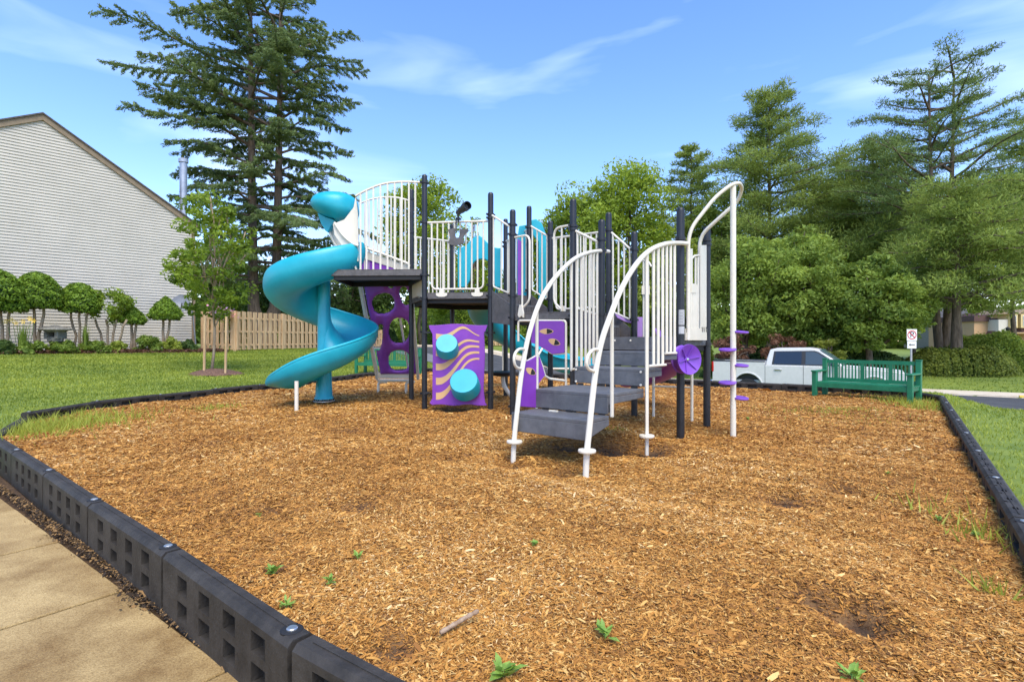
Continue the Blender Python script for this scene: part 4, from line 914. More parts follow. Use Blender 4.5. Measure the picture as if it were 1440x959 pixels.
def leaves(name, ctr, size, m, parent, out=None, aspect=.5, flat=0.0, dirv=None, rnd=None, jitter=.25):
    """one rhombus leaf (or needle spray) per centre"""
    n = len(ctr); nr = rng.normal(0, 1, (n, 3))
    if out is not None: nr = nr * .75 + out * .8
    nr[:, 2] += flat; nr /= np.linalg.norm(nr, axis=1)[:, None] + 1e-9
    d = rng.normal(0, 1, (n, 3)) if dirv is None else dirv + rng.normal(0, jitter, (n, 3))
    d -= nr * (d * nr).sum(1)[:, None]; d /= np.linalg.norm(d, axis=1)[:, None] + 1e-9; w = np.cross(nr, d)
    s_ = size * rng.lognormal(0, .3, n); d = d * s_[:, None]; w = w * (s_ * aspect)[:, None] * .5
    V = np.stack([ctr - d * .5, ctr + w + nr * (s_ * .06)[:, None], ctr + d * .5, ctr - w + nr * (s_ * .06)[:, None]], 1).reshape(-1, 3)
    r = rng.normal(.5, .17, n) if rnd is None else rnd + rng.normal(0, .13, n)
    return np_mesh(name, V, np.arange(4 * n).reshape(-1, 4), m, parent, rnd=np.repeat(np.clip(r, 0, 1), 4), origin=tuple(ctr.mean(0)))
def limb(mb, a, b, r0, r1, wob=.06, n=5):
    a, b = Vector(a), Vector(b); L_ = (b - a).length; P = []
    for i in range(n + 1):
        t = i / n; P.append(a.lerp(b, t) + Vector((random.uniform(-1, 1), random.uniform(-1, 1), random.uniform(-.5, .5))) * L_ * wob * (0 < i < n))
    mb.tube(P, [r0 + (r1 - r0) * i / n for i in range(n + 1)], 7); return P
def broadleaf(name, label, px, Y, top, hw, bot, m='dec', nclump=90, per=170, leaf=.22, group=None, trunk_r=.18, cat='tree', seed=0, shape=1.0, clump=.16, tone=0, base=None, lean=0, bark='bark', depth=1.0):
    global rng
    rs = np.random.default_rng(seed + int(px * 7 + top)); random.seed(seed + int(px))
    X = (px - CX) / F * Y; zt_ = at(0, top, Y).z; zb_ = at(0, bot, Y).z; z0 = float(H(X, Y)) if base is None else base
    t = thing(name, (X, Y, z0), label, cat, group)
    a, c = hw / F * Y, (zt_ - zb_) / 2; cz = (zt_ + zb_) / 2
    # clump centres: inside an egg, biased to the shell, lumpy outline
    ph = rs.uniform(0, 2 * pi, nclump); cs = rs.uniform(-1, 1, nclump); rr_ = rs.uniform(.25, 1, nclump) ** .45 * .86
    pr = np.sqrt(np.clip(1 - cs ** 2, 0, 1)) * (1 + .14 * np.sin(3 * ph + seed) + .1 * np.sin(5 * ph + 2)); prof = pr * np.where(cs > 0, 1 - .12 * shape * cs, 1)
    ctr = np.stack([X + lean * (cs) + a * rr_ * prof * np.cos(ph), Y + a * depth * rr_ * prof * np.sin(ph), cz + c * rr_ * cs], 1)
    rad = clump * (a + c) * rs.uniform(.6, 1.3, nclump) * .9
    n = nclump * per; idx = np.repeat(np.arange(nclump), per); q = rs.normal(0, 1, (n, 3)); q /= np.linalg.norm(q, axis=1)[:, None]; q2 = q * (rs.uniform(.2, 1, n) ** .4)[:, None]
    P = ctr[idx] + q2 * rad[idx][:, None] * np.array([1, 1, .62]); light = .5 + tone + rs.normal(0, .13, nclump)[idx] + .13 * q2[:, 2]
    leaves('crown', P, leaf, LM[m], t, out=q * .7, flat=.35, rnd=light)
    mb = MB(); P0 = limb(mb, (X, Y, z0 - .1), (X + lean * .2, Y, cz), trunk_r, trunk_r * .55, .03)
    limb(mb, P0[-1], (X + lean, Y, zt_ - c * .35), trunk_r * .55, .03, .05)
    for k in rs.choice(nclump, min(22, nclump), replace=False):
        s_ = P0[2 + k % 4]; limb(mb, s_, ctr[k], trunk_r * .3, .02, .07, 4)
    build(mb, 'trunk', M[bark], t, sharp=None); return t
def conifer(name, label, px, Y, top, z_low_py, prof, m, nb=70, trunk_r=.25, stems=None, spray=.32, per=46, sub=7, droop=-.12, rise=.1, group=None, seed=0, dens=1.0, puff=False, bare=.25, aspect=.35, prd=1.0, vz=1.0, ztone=0, cat='tree', uprise=0):
    """prof(t, side) -> branch length in m; t: 0 bottom..1 top, side: cos of azimuth"""
    rs = np.random.default_rng(seed); random.seed(seed); X = (px - CX) / F * Y; z0 = float(H(X, Y)); zt_ = at(0, top, Y).z; zl = at(0, z_low_py, Y).z
    t = thing(name, (X, Y, z0), label, cat, group); mb = MB(); stems = stems or [(0, 0, 1.0)]
    sp = []
    for i, (ox, oy, hk) in enumerate(stems):
        pts = [Vector((X + ox * .12, Y + oy * .12, z0 - .1)), Vector((X + ox * .8, Y + oy * .8, z0 + (zl - z0) * .55)), Vector((X + ox, Y + oy, zl)), Vector((X + ox * 1.25, Y + oy, zl + (zt_ * hk - zl) * .5)), Vector((X + ox * 1.4, Y + oy, zt_ * hk))]
        pts = smooth_path(pts, 5); n = len(pts); mb.tube(pts, [trunk_r * (1 - .88 * (k / n) ** 1.1) for k in range(n)], 9); sp.append(pts)
    Cc_, D_, R_ = [], [], []
    for b in range(nb):
        tt = (b + rs.uniform(0, 1)) / nb; st_ = sp[b % len(sp)]; az = b * 2.399 + rs.normal(0, .3); hk = stems[b % len(sp)][2]
        z = zl + (zt_ * hk - zl) * tt ** .92; k = min(range(len(st_)), key=lambda i: abs(st_[i].z - z)); o = st_[k]; L_ = prof(tt, cos(az)) * rs.uniform(.62, 1.15)
        if L_ < .2: continue
        dx, dy = cos(az), sin(az); pts = []
        for j in range(7):
            s_ = j / 6; pts.append(Vector((o.x + dx * L_ * s_, o.y + dy * L_ * s_, z + L_ * ((rise + uprise * tt) * s_ + droop * s_ * s_ + .03 * sin(s_ * 7 + b)))))
        mb.tube(pts, [max(.012, .035 * L_ ** .6 * (1 - .8 * j / 6)) for j in range(7)], 5, cap=False)
        pa = np.array([list(p) for p in pts]); ns = max(3, int(sub * L_ / 3 * dens))
        for j in range(ns):
            s_ = bare + (1 - bare) * (j + rs.uniform(0, 1)) / ns; i0 = min(5, int(s_ * 6)); f_ = s_ * 6 - i0; p = pa[i0] * (1 - f_) + pa[i0 + 1] * f_; d = pa[i0 + 1] - pa[i0]; d /= np.linalg.norm(d)
            side = np.array([-dy, dx, 0]) * (1 if j % 2 else -1)
            if puff:
                n = int(per * 1.0); rdx = (L_ * .13 + .28) * prd; q = rs.normal(0, 1, (n, 3)); q /= np.linalg.norm(q, axis=1)[:, None]; c0 = p + side * rs.uniform(0, .25) * L_ * (1 - s_ * .5)
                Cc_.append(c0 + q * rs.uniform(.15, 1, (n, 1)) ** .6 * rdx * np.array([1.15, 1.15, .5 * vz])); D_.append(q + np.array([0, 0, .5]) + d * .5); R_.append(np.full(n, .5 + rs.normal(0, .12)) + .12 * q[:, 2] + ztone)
            else:
                sl = (.30 * L_ * (1 - s_ * .75) + .25) * rs.uniform(.6, 1.1); n = int(per * (.5 + sl / 1.2)); u = rs.uniform(0, 1, n); dd = d * .75 + side * .9 + np.array([0, 0, rs.normal(-.18, .1)]); dd /= np.linalg.norm(dd)
                Cc_.append(p + dd * (u * sl)[:, None] + rs.normal(0, .055, (n, 3)) * np.array([1, 1, .7]) - np.array([0, 0, 1]) * (rs.uniform(0, .22, n) ** 1.4)[:, None]); D_.append(np.tile(dd, (n, 1)) + np.array([0, 0, -.35])); R_.append(np.full(n, .45 + rs.normal(0, .13) + ztone) + u * .12)
    P = np.concatenate(Cc_); D = np.concatenate(D_); Rn = np.concatenate(R_)
    leaves('crown', P, spray, LM[m], t, aspect=aspect, flat=.5, dirv=D, rnd=Rn, jitter=.4); build(mb, 'trunk', M['bark'], t, sharp=None); return t

# ---- the great cedar behind the fence
def cprof(t, c):
    base = 6.1 if t < .84 else 6.1 - 2.6 * (t - .84) / .16
    if c > 0: base *= (.86 + .15 * sin(t * 11 + .5)) * (1.05 if t < .35 else .93)
    else: base *= (.98 + .16 * sin(t * 9 + 2.2)) * (1 if t > .2 else .55)
    return base
conifer('cedar_tree', 'huge dark green cedar with forked trunk towering behind the wooden fence', 368, 33, -30, 405, cprof, 'cedar', nb=145, trunk_r=.5, stems=[(-.5, 0, 1.0), (.75, .3, .95)], spray=.17, per=95, sub=10, droop=-.22, rise=.10, seed=5, bare=.2, dens=1.05, ztone=-.0, aspect=.26, uprise=.38)
# ---- deciduous trees behind
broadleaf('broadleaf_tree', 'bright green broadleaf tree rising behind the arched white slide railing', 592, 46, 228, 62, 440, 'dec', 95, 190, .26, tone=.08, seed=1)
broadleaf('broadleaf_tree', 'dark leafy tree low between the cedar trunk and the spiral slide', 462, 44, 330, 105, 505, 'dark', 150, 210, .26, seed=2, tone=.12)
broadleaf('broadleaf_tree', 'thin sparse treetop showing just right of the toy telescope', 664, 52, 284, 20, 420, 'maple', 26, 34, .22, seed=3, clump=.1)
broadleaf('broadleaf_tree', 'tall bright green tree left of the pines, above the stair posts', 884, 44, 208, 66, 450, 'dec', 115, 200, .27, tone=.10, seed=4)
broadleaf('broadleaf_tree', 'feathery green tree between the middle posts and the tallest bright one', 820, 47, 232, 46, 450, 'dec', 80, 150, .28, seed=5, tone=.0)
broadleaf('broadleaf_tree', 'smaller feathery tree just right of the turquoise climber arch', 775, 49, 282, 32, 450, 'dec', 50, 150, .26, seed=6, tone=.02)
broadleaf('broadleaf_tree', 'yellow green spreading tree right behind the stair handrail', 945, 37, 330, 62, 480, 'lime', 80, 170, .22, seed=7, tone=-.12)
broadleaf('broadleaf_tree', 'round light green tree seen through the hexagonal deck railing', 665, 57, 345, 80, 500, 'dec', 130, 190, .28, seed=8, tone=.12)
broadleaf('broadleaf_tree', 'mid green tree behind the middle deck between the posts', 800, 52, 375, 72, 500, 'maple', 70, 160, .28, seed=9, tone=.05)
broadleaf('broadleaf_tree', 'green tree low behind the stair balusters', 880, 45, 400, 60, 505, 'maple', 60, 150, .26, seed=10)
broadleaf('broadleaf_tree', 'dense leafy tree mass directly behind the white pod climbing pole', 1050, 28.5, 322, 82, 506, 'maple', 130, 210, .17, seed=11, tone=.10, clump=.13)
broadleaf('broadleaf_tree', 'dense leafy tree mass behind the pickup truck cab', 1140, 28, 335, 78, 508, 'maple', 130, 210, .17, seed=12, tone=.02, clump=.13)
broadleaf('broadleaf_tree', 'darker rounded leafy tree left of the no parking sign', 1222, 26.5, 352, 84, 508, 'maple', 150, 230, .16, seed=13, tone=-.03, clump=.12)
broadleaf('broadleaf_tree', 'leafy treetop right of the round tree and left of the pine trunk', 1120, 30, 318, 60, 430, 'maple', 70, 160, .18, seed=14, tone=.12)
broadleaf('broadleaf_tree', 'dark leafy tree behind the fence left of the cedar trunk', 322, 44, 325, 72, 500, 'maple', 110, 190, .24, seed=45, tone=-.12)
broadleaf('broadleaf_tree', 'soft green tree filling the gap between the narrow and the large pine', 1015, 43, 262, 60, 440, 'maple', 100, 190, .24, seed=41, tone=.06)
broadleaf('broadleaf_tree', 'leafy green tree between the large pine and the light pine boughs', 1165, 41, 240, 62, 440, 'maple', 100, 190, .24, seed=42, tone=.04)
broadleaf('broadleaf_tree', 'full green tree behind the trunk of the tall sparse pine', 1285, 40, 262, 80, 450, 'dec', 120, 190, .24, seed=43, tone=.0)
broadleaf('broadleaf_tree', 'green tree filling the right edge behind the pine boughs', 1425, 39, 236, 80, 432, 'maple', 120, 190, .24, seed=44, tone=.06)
for i, (px, hw_, lb) in enumerate(((1030, 30, 'reddish brown bush behind the truck bed'), (1100, 34, 'reddish brown bush just left of the truck cab'), (1165, 26, 'low brownish bush above the truck windscreen'))):
    broadleaf('bush', lb, px, 25.8, 468, hw_, 520, 'red' if i < 2 else 'hedge', 30, 120, .12, seed=20 + i, trunk_r=.05, cat='bush', clump=.16)
# ---- pines
conifer('pine_tree', 'narrow blue green pine between the bright tree and the large pine', 972, 46, 208, 400, lambda t, c: 3.6 * (1 - t) ** .6 + .7, 'pine', nb=60, trunk_r=.2, spray=.28, per=85, sub=6, droop=-.05, rise=.25, seed=8, puff=True, aspect=.22, bare=.2)
conifer('pine_tree', 'large layered pine left of the tall sparse one', 1082, 39, 130, 395, lambda t, c: (6.2 - 4.6 * t) * (1 + .22 * sin(t * 17 + c)) * (.9 if c < 0 else 1.12), 'pine', nb=80, trunk_r=.28, spray=.24, per=105, sub=8, vz=1.5, droop=-.10, rise=.28, seed=9, puff=True, aspect=.2, bare=.25)
conifer('pine_tree', 'tall sparse twin stemmed pine against the sky at the right', 1325, 31, 98, 335, lambda t, c: (5.6 - 3.2 * t) * (1 + .18 * sin(t * 21)), 'dpine', nb=70, trunk_r=.24, stems=[(-.55, 0, .98), (.6, .2, 1.0)], spray=.15, per=46, sub=15, droop=-.06, rise=.36, seed=10, puff=True, aspect=.24, bare=.3, ztone=.0, prd=.5)
conifer('pine_tree', 'light green pine boughs behind the tall sparse pine, left side', 1228, 36, 205, 400, lambda t, c: (4.6 - 2.0 * t) * (1 + .15 * sin(t * 13)), 'pine', nb=62, trunk_r=.2, spray=.22, per=110, sub=8, vz=1.5, droop=-.12, rise=.2, seed=11, puff=True, aspect=.2, bare=.2, ztone=.08)
conifer('pine_tree', 'pine with broad soft boughs over the hedge at the right edge', 1345, 27, 262, 432, lambda t, c: (5.2 - 2.2 * t) * (1 + .15 * sin(t * 15)) * (1 if c > 0 else .75), 'pine', nb=62, trunk_r=.3, vz=1.4, spray=.19, per=130, sub=7, droop=-.18, rise=.16, seed=12, puff=True, aspect=.2, bare=.2, ztone=.08)
conifer('pine_tree', 'dark pine at the right edge of the photo', 1462, 32, 178, 405, lambda t, c: (4.2 - 2.0 * t), 'pine', nb=60, trunk_r=.25, spray=.22, per=105, sub=7, droop=-.12, rise=.2, seed=13, puff=True, aspect=.2, bare=.2)
# ---- distant woods
def woods():
    n = 60; rs = np.random.default_rng(3); V = []; P = []; Rn = []
    for i in range(n):
        x = -115 + 230 * i / n + rs.uniform(-2, 2); y = 88 + rs.uniform(-6, 8); r = rs.uniform(4, 6); h = rs.uniform(6, 10) * (.8 if x > 40 else 1); m_ = 2600
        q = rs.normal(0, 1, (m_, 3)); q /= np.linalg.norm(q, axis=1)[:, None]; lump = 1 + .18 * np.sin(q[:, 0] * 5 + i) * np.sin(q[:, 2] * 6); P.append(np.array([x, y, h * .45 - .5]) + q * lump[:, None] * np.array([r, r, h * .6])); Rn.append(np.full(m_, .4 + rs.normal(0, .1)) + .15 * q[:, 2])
    o = leaves('distant_woods', np.concatenate(P), .75, LM['maple'], None, aspect=.7, rnd=np.concatenate(Rn), flat=.3); props(o, 'hazy line of distant woods closing the horizon behind the trees', 'woods', kind='stuff')
woods()
# hedges beyond the back border
def hedge(name, label, pts, w, h, m='hedge', n=26000, leaf=.09, z=None, cat='hedge', rounded_=1.0):
    pts = smooth_path([Vector((p.x, p.y, 0)) for p in pts], 8); L_ = sum((pts[i + 1] - pts[i]).length for i in range(len(pts) - 1)); rs = rng; P = []; O = []
    s_ = rs.uniform(0, 1, n); a = rs.uniform(-.25, pi + .25, n); k = np.clip((s_ * (len(pts) - 1)).astype(int), 0, len(pts) - 2); f_ = s_ * (len(pts) - 1) - k
    pa = np.array([[p.x, p.y] for p in pts]); c = pa[k] * (1 - f_[:, None]) + pa[k + 1] * f_[:, None]; d = pa[k + 1] - pa[k]; d /= np.linalg.norm(d, axis=1)[:, None]; nn_ = np.stack([-d[:, 1], d[:, 0]], 1)
    endf = np.clip(np.minimum(s_, 1 - s_) / .3, 0, 1) ** .55; rr_ = (1 + .05 * np.sin(s_ * L_ * 2.2) + rs.normal(0, .035, n) - .12 * (rs.random(n) < .25) * rs.random(n)) * endf
    se = lambda v, e: np.sign(v) * np.abs(v) ** e
    x = c[:, 0] + nn_[:, 0] * se(np.cos(a), .85) * w / 2 * rr_; y = c[:, 1] + nn_[:, 1] * se(np.cos(a), .7) * w / 2 * rr_; z0 = H(x, y)
    zz_ = z0 + np.clip(se(np.sin(a), .85), 0, 1) * h * rr_ * (1 + .04 * np.sin(s_ * 31))
    lo = rs.random(n) < .0; Pn = np.stack([x, y, zz_], 1); out = np.stack([nn_[:, 0] * np.cos(a), nn_[:, 1] * np.cos(a), np.sin(a)], 1)
    t = thing(name, (float(pa[:, 0].mean()), float(pa[:, 1].mean()), float(H(*pa.mean(0)))), label, cat)
    leaves('foliage', Pn, leaf, LM[m], t, out=out * 1.5, aspect=.6, rnd=.42 + .2 * out[:, 2] * 0 + rs.normal(0, .2, n) + .1 * np.sin(x * 3) * np.sin(zz_ * 7)); 
    # dense dark twig core so that no daylight passes through
    mb = MB(); rows = []
    for i in range(25):
        q = i / 24; kk = min(len(pts) - 2, int(q * (len(pts) - 1))); ff = q * (len(pts) - 1) - kk; cc = pts[kk].lerp(pts[kk + 1], ff); dd = (pts[kk + 1] - pts[kk]).normalized(); nv = Vector((-dd.y, dd.x, 0)); e = max(.02, min(1, min(q, 1 - q) / .3) ** .55) * .86; z0_ = float(H(cc.x, cc.y))
        rows.append([Vector((cc.x, cc.y, z0_)) + nv * (math.copysign(abs(cos(b_)) ** .7, cos(b_)) * w / 2 * e) + Vector((0, 0, abs(sin(b_)) ** .7 * h * e)) for b_ in [pi * j / 10 for j in range(11)]])
    mb.grid(rows); build(mb, 'twigs', LM['dark'], t, sharp=None); return t
hedge('hedge', 'olive green rounded hedge nearest the street behind the no parking sign', [at(1262, 500, 28.2), at(1345, 500, 27.2), at(1432, 500, 26.8)], 3.2, 1.30, n=38000, leaf=.10)
hedge('hedge', 'darker taller hedge curving behind the olive green one', [at(1305, 490, 33), at(1385, 490, 30.5), at(1475, 490, 28)], 3.6, 1.95, n=36000, leaf=.11, m='maple')
hedge('hedge', 'dark hedge bank running beneath the leafy trees behind the truck', [at(985, 500, 30), at(1080, 500, 29), at(1190, 500, 28), at(1290, 500, 27.6)], 2.5, 1.5, n=26000, leaf=.11, m='dark')
hedge('hedge', 'light green shrub bank visible under the hexagonal deck', [at(600, 500, 52), at(690, 500, 50), at(780, 500, 48)], 5, 4.1, n=30000, leaf=.16, m='dec')
hedge('hedge', 'green shrub bank beyond the street right of the stairs', [at(860, 500, 42), at(940, 500, 38), at(1000, 500, 35)], 4, 3.0, n=26000, leaf=.14, m='maple')
hedge('hedge', 'dark bushes behind the wooden fence beside the spiral slide', [at(395, 480, 45), at(470, 480, 46), at(560, 480, 48)], 4, 4.3, n=26000, leaf=.15, m='dark')

# ------------------------------------------------------------------ left house
hn, hp_ = Vector((.68, .733, 0)), Vector((-.733, .68, 0))
hc0 = Vector((-14.7, 25, 0)); zg = .45; ev, pk = 6.45, 9.85; sp_ = 5.33
HS = thing('vinyl_house', (hc0.x, hc0.y, zg), 'large house with cream white lap siding gable and brown trim at the left', 'house')
gA = hc0; gP = hc0 - hn * sp_; gB = hc0 - hn * (sp_ * 2 + 3.2)
slopeL = (pk - ev) / sp_ * .62
zB = pk - (gP - gB).length * (.52)
M['siding'] = mat('cream_vinyl_siding', (.44, .41, .34), (.49, .455, .38), scale=1.2, rough=.55)
mb = MB(); nrm = Vector((hn.y, -hn.x, 0))      # faces the camera side
def roofz(s): return ev + (pk - ev) * s / sp_ if s < sp_ else pk - (s - sp_) * (pk - zB) / ((gP - gB).length)
Ltot = (gB - gA).length; ex_ = .118; k = 0; z = zg - .3
while z < pk:
    z1 = z + ex_; zl_ = z1
    # left and right extents of this course under the roof line
    sR = 0 if zl_ < ev else (zl_ - ev) / (pk - ev) * sp_
    sL = Ltot if zl_ < zB else sp_ + (pk - zl_) / ((pk - zB) / ((gP - gB).length))
    if sL - sR < .05: break
    a, b = gA - hn * sR, gA - hn * sL
    P_ = lambda q, zz_, o_: Vector((q.x, q.y, zz_)) + nrm * o_
    mb.add([P_(a, z, .036), P_(b, z, .036), P_(b, z1, .004), P_(a, z1, .004), P_(a, z, .0), P_(b, z, .0)], [(0, 1, 2, 3), (4, 5, 1, 0)]); z = z1
build(mb, 'siding', M['siding'], HS, sharp=10)
mb = MB(); dep = hp_ * 11
poly = [(gA, zg - .6), (gB, zg - .6), (gB, zB), (gP, pk), (gA, ev)]; mb.prism([Vector((q.x, q.y, z_)) - nrm * .0 for q, z_ in poly], dep - nrm * .0); build(mb, 'wall', M['siding'], HS, sharp=20)
M['trim'] = mat('brown_trim', (.20, .145, .085), (.25, .185, .11), scale=5, rough=.6); M['shingle'] = mat('grey_brown_shingles', (.05, .045, .042), (.11, .10, .095), scale=14, rough=.9, bump=1, bscale=20)
mb = MB(); f0 = nrm * .10
def fascia(a, za, b, zb_):
    mb.prism([Vector((a.x, a.y, za - .20)), Vector((b.x, b.y, zb_ - .20)), Vector((b.x, b.y, zb_ + .03)), Vector((a.x, a.y, za + .03))], f0)
eA = gA + hn * .22; fascia(gP, pk + .04, eA, ev - .10); fascia(gB - hn * .2, zB - .05, gP, pk + .04); mb.prism([Vector((q.x, q.y, zg - .3)) for q in (gA - hn * .11, gA + hn * .03)] + [Vector((q.x, q.y, ev - .1)) for q in (gA + hn * .03, gA - hn * .11)], nrm * .05)
build(mb, 'trim_board', M['trim'], HS)
mb = MB()
for a, za, b, zb_ in ((gP, pk + .05, eA, ev - .09), (gB - hn * .2, zB - .04, gP, pk + .05)):
    off = nrm * .16; P_ = [Vector((a.x, a.y, za + .02)) + off, Vector((b.x, b.y, zb_ + .02)) + off, Vector((b.x, b.y, zb_ + .02)) + dep, Vector((a.x, a.y, za + .02)) + dep]; mb.prism(P_, (0, 0, .06))
build(mb, 'roof', M['shingle'], HS)
mb = MB(); q = Vector((-15.72, 25.85, 0)); mb.lathe((q.x, q.y, 5.0), [(.16, 0), (.16, 3.2), (.165, 3.2), (.165, 3.3), (.16, 3.3), (.16, 4.6), (.21, 4.62), (.21, 4.78), (.1, 4.85), (0, 4.86)], 20); build(mb, 'flue_pipe', mat('galvanised_flue', (.33, .34, .36), (.45, .46, .48), scale=4, rough=.35, metal=.6), HS, sharp=40)
# satellite dish on the wall corner
mb = MB(); c = at(255, 428, 23.6); ax = Vector((.15, -1, .35)).normalized(); mb.lathe(c, [(0, 0), (.2, .02), (.33, .06), (.40, .10), (.41, .09), (.33, .04), (.2, 0), (0, -.02)], 24, axis=ax); mb.tube([c + ax * .1 - Vector((0, 0, .36)), c + ax * .5 + Vector((.25, 0, -.12))], .025, 6); mb.tube([c, c + Vector((.3, .3, -.3)), c + Vector((.35, .5, -1.9))], .03, 8)
props(build(mb, 'satellite_dish', mat('dish_grey', (.16, .17, .19), (.24, .25, .27), rough=.5), None, sharp=50), 'grey satellite dish on a pole by the corner of the sided house', 'satellite dish')

# ---- wooden fences
M['fwood'] = mat('weathered_fence_wood', (.42, .26, .125), (.64, .45, .25), scale=5, rough=.85, bump=.6, bscale=40, stretch=(3, 3, .3))
def fence(label, pts, h, bw=.15, gap=.19, post=2.4, z0=None):
    a0 = Vector(pts[0]); t = thing('wood_fence', (a0.x, a0.y, float(H(a0.x, a0.y))), label, 'fence'); rs = random.Random(4)
    brd = MB(); rl = MB()
    for i in range(len(pts) - 1):
        a, b = Vector(pts[i]), Vector(pts[i + 1]); a.z = b.z = 0; d = (b - a).normalized(); L_ = (b - a).length; n = Vector((d.y, -d.x, 0)); n = n if n.y < 0 else -n
        k = 0; s_ = .05
        while s_ < L_ - .05:
            for sd_, o_ in ((.03, 0), (-.03, (bw + gap) / 2)):
                q = a + d * (s_ + bw / 2 + o_); zg_ = float(H(q.x, q.y)) + .06; hh = h + rs.uniform(-.02, .02); brd.box((q.x + n.x * sd_, q.y + n.y * sd_, zg_ + hh / 2), (bw, .018, hh), math.atan2(d.y, d.x) + rs.uniform(-.02, .02))
            s_ += bw + gap
        for zz_ in (.3, .95, 1.6):
            z1, z2 = float(H(a.x, a.y)), float(H(b.x, b.y)); rl.beam((a.x, a.y, z1 + zz_ * h / 1.85), (b.x, b.y, z2 + zz_ * h / 1.85), .04, .085)
        m_ = max(1, int(L_ / post))
        for j in range(m_ + 1):
            q = a + d * (L_ * j / m_); zg_ = float(H(q.x, q.y)); pm = MB(); pm.box((q.x - n.x * .0, q.y, zg_ + h / 2 + .03), (.1, .1, h + .10), math.atan2(d.y, d.x)); build(pm, 'fence_post', M['fwood'], t, bevel=.01)
    build(brd, 'boards', M['fwood'], t, sharp=20); build(rl, 'rail', M['fwood'], t, sharp=20); return t
fence('weathered board fence running from the house corner behind the young tree', [(-14.5, 25.3, 0), (-12.47, 24.3, 0), (-10.7, 30.2, 0)], 1.74)
fence('distant lower wooden fence seen between the spiral slide and the purple climber', [(-10.6, 30.8, 0), (-8.7, 36.0, 0)], 1.1)
fence('short far wooden fence glimpsed between the two front black posts', [tuple(atz(690, 46, 0)), tuple(atz(722, 47, 0))], 1.7)

# ---- clipped topiary trees and bed plants along the house
def wallY(px):
    k = (px - CX) / F; s_ = (-14.7 - k * 25) / (.68 - k * .733); return 25 - .733 * s_
def topiary(px, top, bot, hw, py_base, label, loose=False, seed=0, n=9000, off=1.7, stems=2):
    Y = wallY(px) - off; X = (px - CX) / F * Y; z0 = float(H(X, Y)) ; t = thing('topiary_tree', (X, Y, z0), label, 'topiary', 'clipped trees along the house wall'); rs = np.random.default_rng(seed + px + 100)
    zt_, zb_ = at(0, top, Y).z, at(0, bot, Y).z; w = hw / F * Y; random.seed(seed)
    u = rs.uniform(0, 1, n); ph = rs.uniform(0, 2 * pi, n); 
    # dome profile: flat underside, shoulders, rounded tip, made of overlapping pads
    prof = np.where(u > .18, (1 - (u - .18) / .82) ** .8 * (1 + .2 * u) if hw < 24 else np.sqrt(np.clip(1 - ((u - .18) / .82) ** 1.9, 0, 1)), .80 + u / .18 * .2); inner = rs.uniform(.15, 1, n) ** .35
    lump = 1 + .055 * np.sin(ph * 7 + u * 9) + .05 * np.sin(u * 22 + ph * 3)
    P = np.stack([X + np.cos(ph) * w * prof * inner * lump, Y + np.sin(ph) * w * prof * inner * lump, zb_ + (zt_ - zb_) * u + .03 * np.sin(ph * 5)], 1); out = np.stack([np.cos(ph), np.sin(ph), u * 1.2], 1)
    if loose:
        k = rs.integers(0, 34, n); cs = rs.normal(0, 1, (34, 3)); cs /= np.linalg.norm(cs, axis=1)[:, None]; P = np.array([X, Y, (zt_ + zb_) / 2]) + cs[k] * np.array([w, w, (zt_ - zb_) / 2]) * .75 + rs.normal(0, 1, (n, 3)) * .10; out = cs[k]
    leaves('crown', P, .11 if loose else .085, LM['dec' if loose else 'top'], t, out=out, aspect=.5, rnd=.45 + .25 * np.sin(P[:, 2] * 19 + np.sin(ph * 6) * 2) * .6 + rs.normal(0, .1, n))
    if not loose:
        ck = .62 if hw < 24 else 1.0; core = MB(); core.lathe((X, Y, zb_), [(w * .62 * ck, .02), (w * .85 * ck, (zt_ - zb_) * .15), (w * .8 * ck * ck, (zt_ - zb_) * .4), (w * .5 * ck * ck, (zt_ - zb_) * .75 * ck), (0, (zt_ - zb_) * .92 * ck)], 16); build(core, 'inner_twigs', LM['dark'], t, sharp=None)
    mb = MB()
    for k in range(stems):
        o_ = (k - (stems - 1) / 2) * .3 * w; limb(mb, (X + o_ * .3, Y, z0 - .05), (X + o_ * 1.6, Y + .05, zb_ + .15), .065 if stems < 3 else .045, .04, .025)
    build(mb, 'trunk', M['bark2'], t, sharp=None)
topiary(-14, 378, 425, 42, 500, 'clipped domed tree cut off at the left edge, the tallest one', seed=1)
topiary(6, 398, 438, 30, 497, 'clipped tree with low dome just inside the left edge above yellow lilies', seed=2)
topiary(52, 384, 433, 31, 492, 'largest clipped dome topiary left of the stone lantern', seed=3, n=12000)
topiary(111, 399, 439, 26, 492, 'clipped dome topiary just right of the stone lantern', seed=4, stems=3)
topiary(155, 407, 455, 31, 490, 'loose unclipped leafy small tree among the topiaries', True, seed=5, n=3600, stems=4)
topiary(187, 432, 455, 17, 492, 'smallest cone shaped topiary leaning over the bed', seed=6, n=5000)
topiary(233, 418, 449, 22, 491, 'neat cone topiary on slim stems near the satellite dish', seed=7, n=7000)
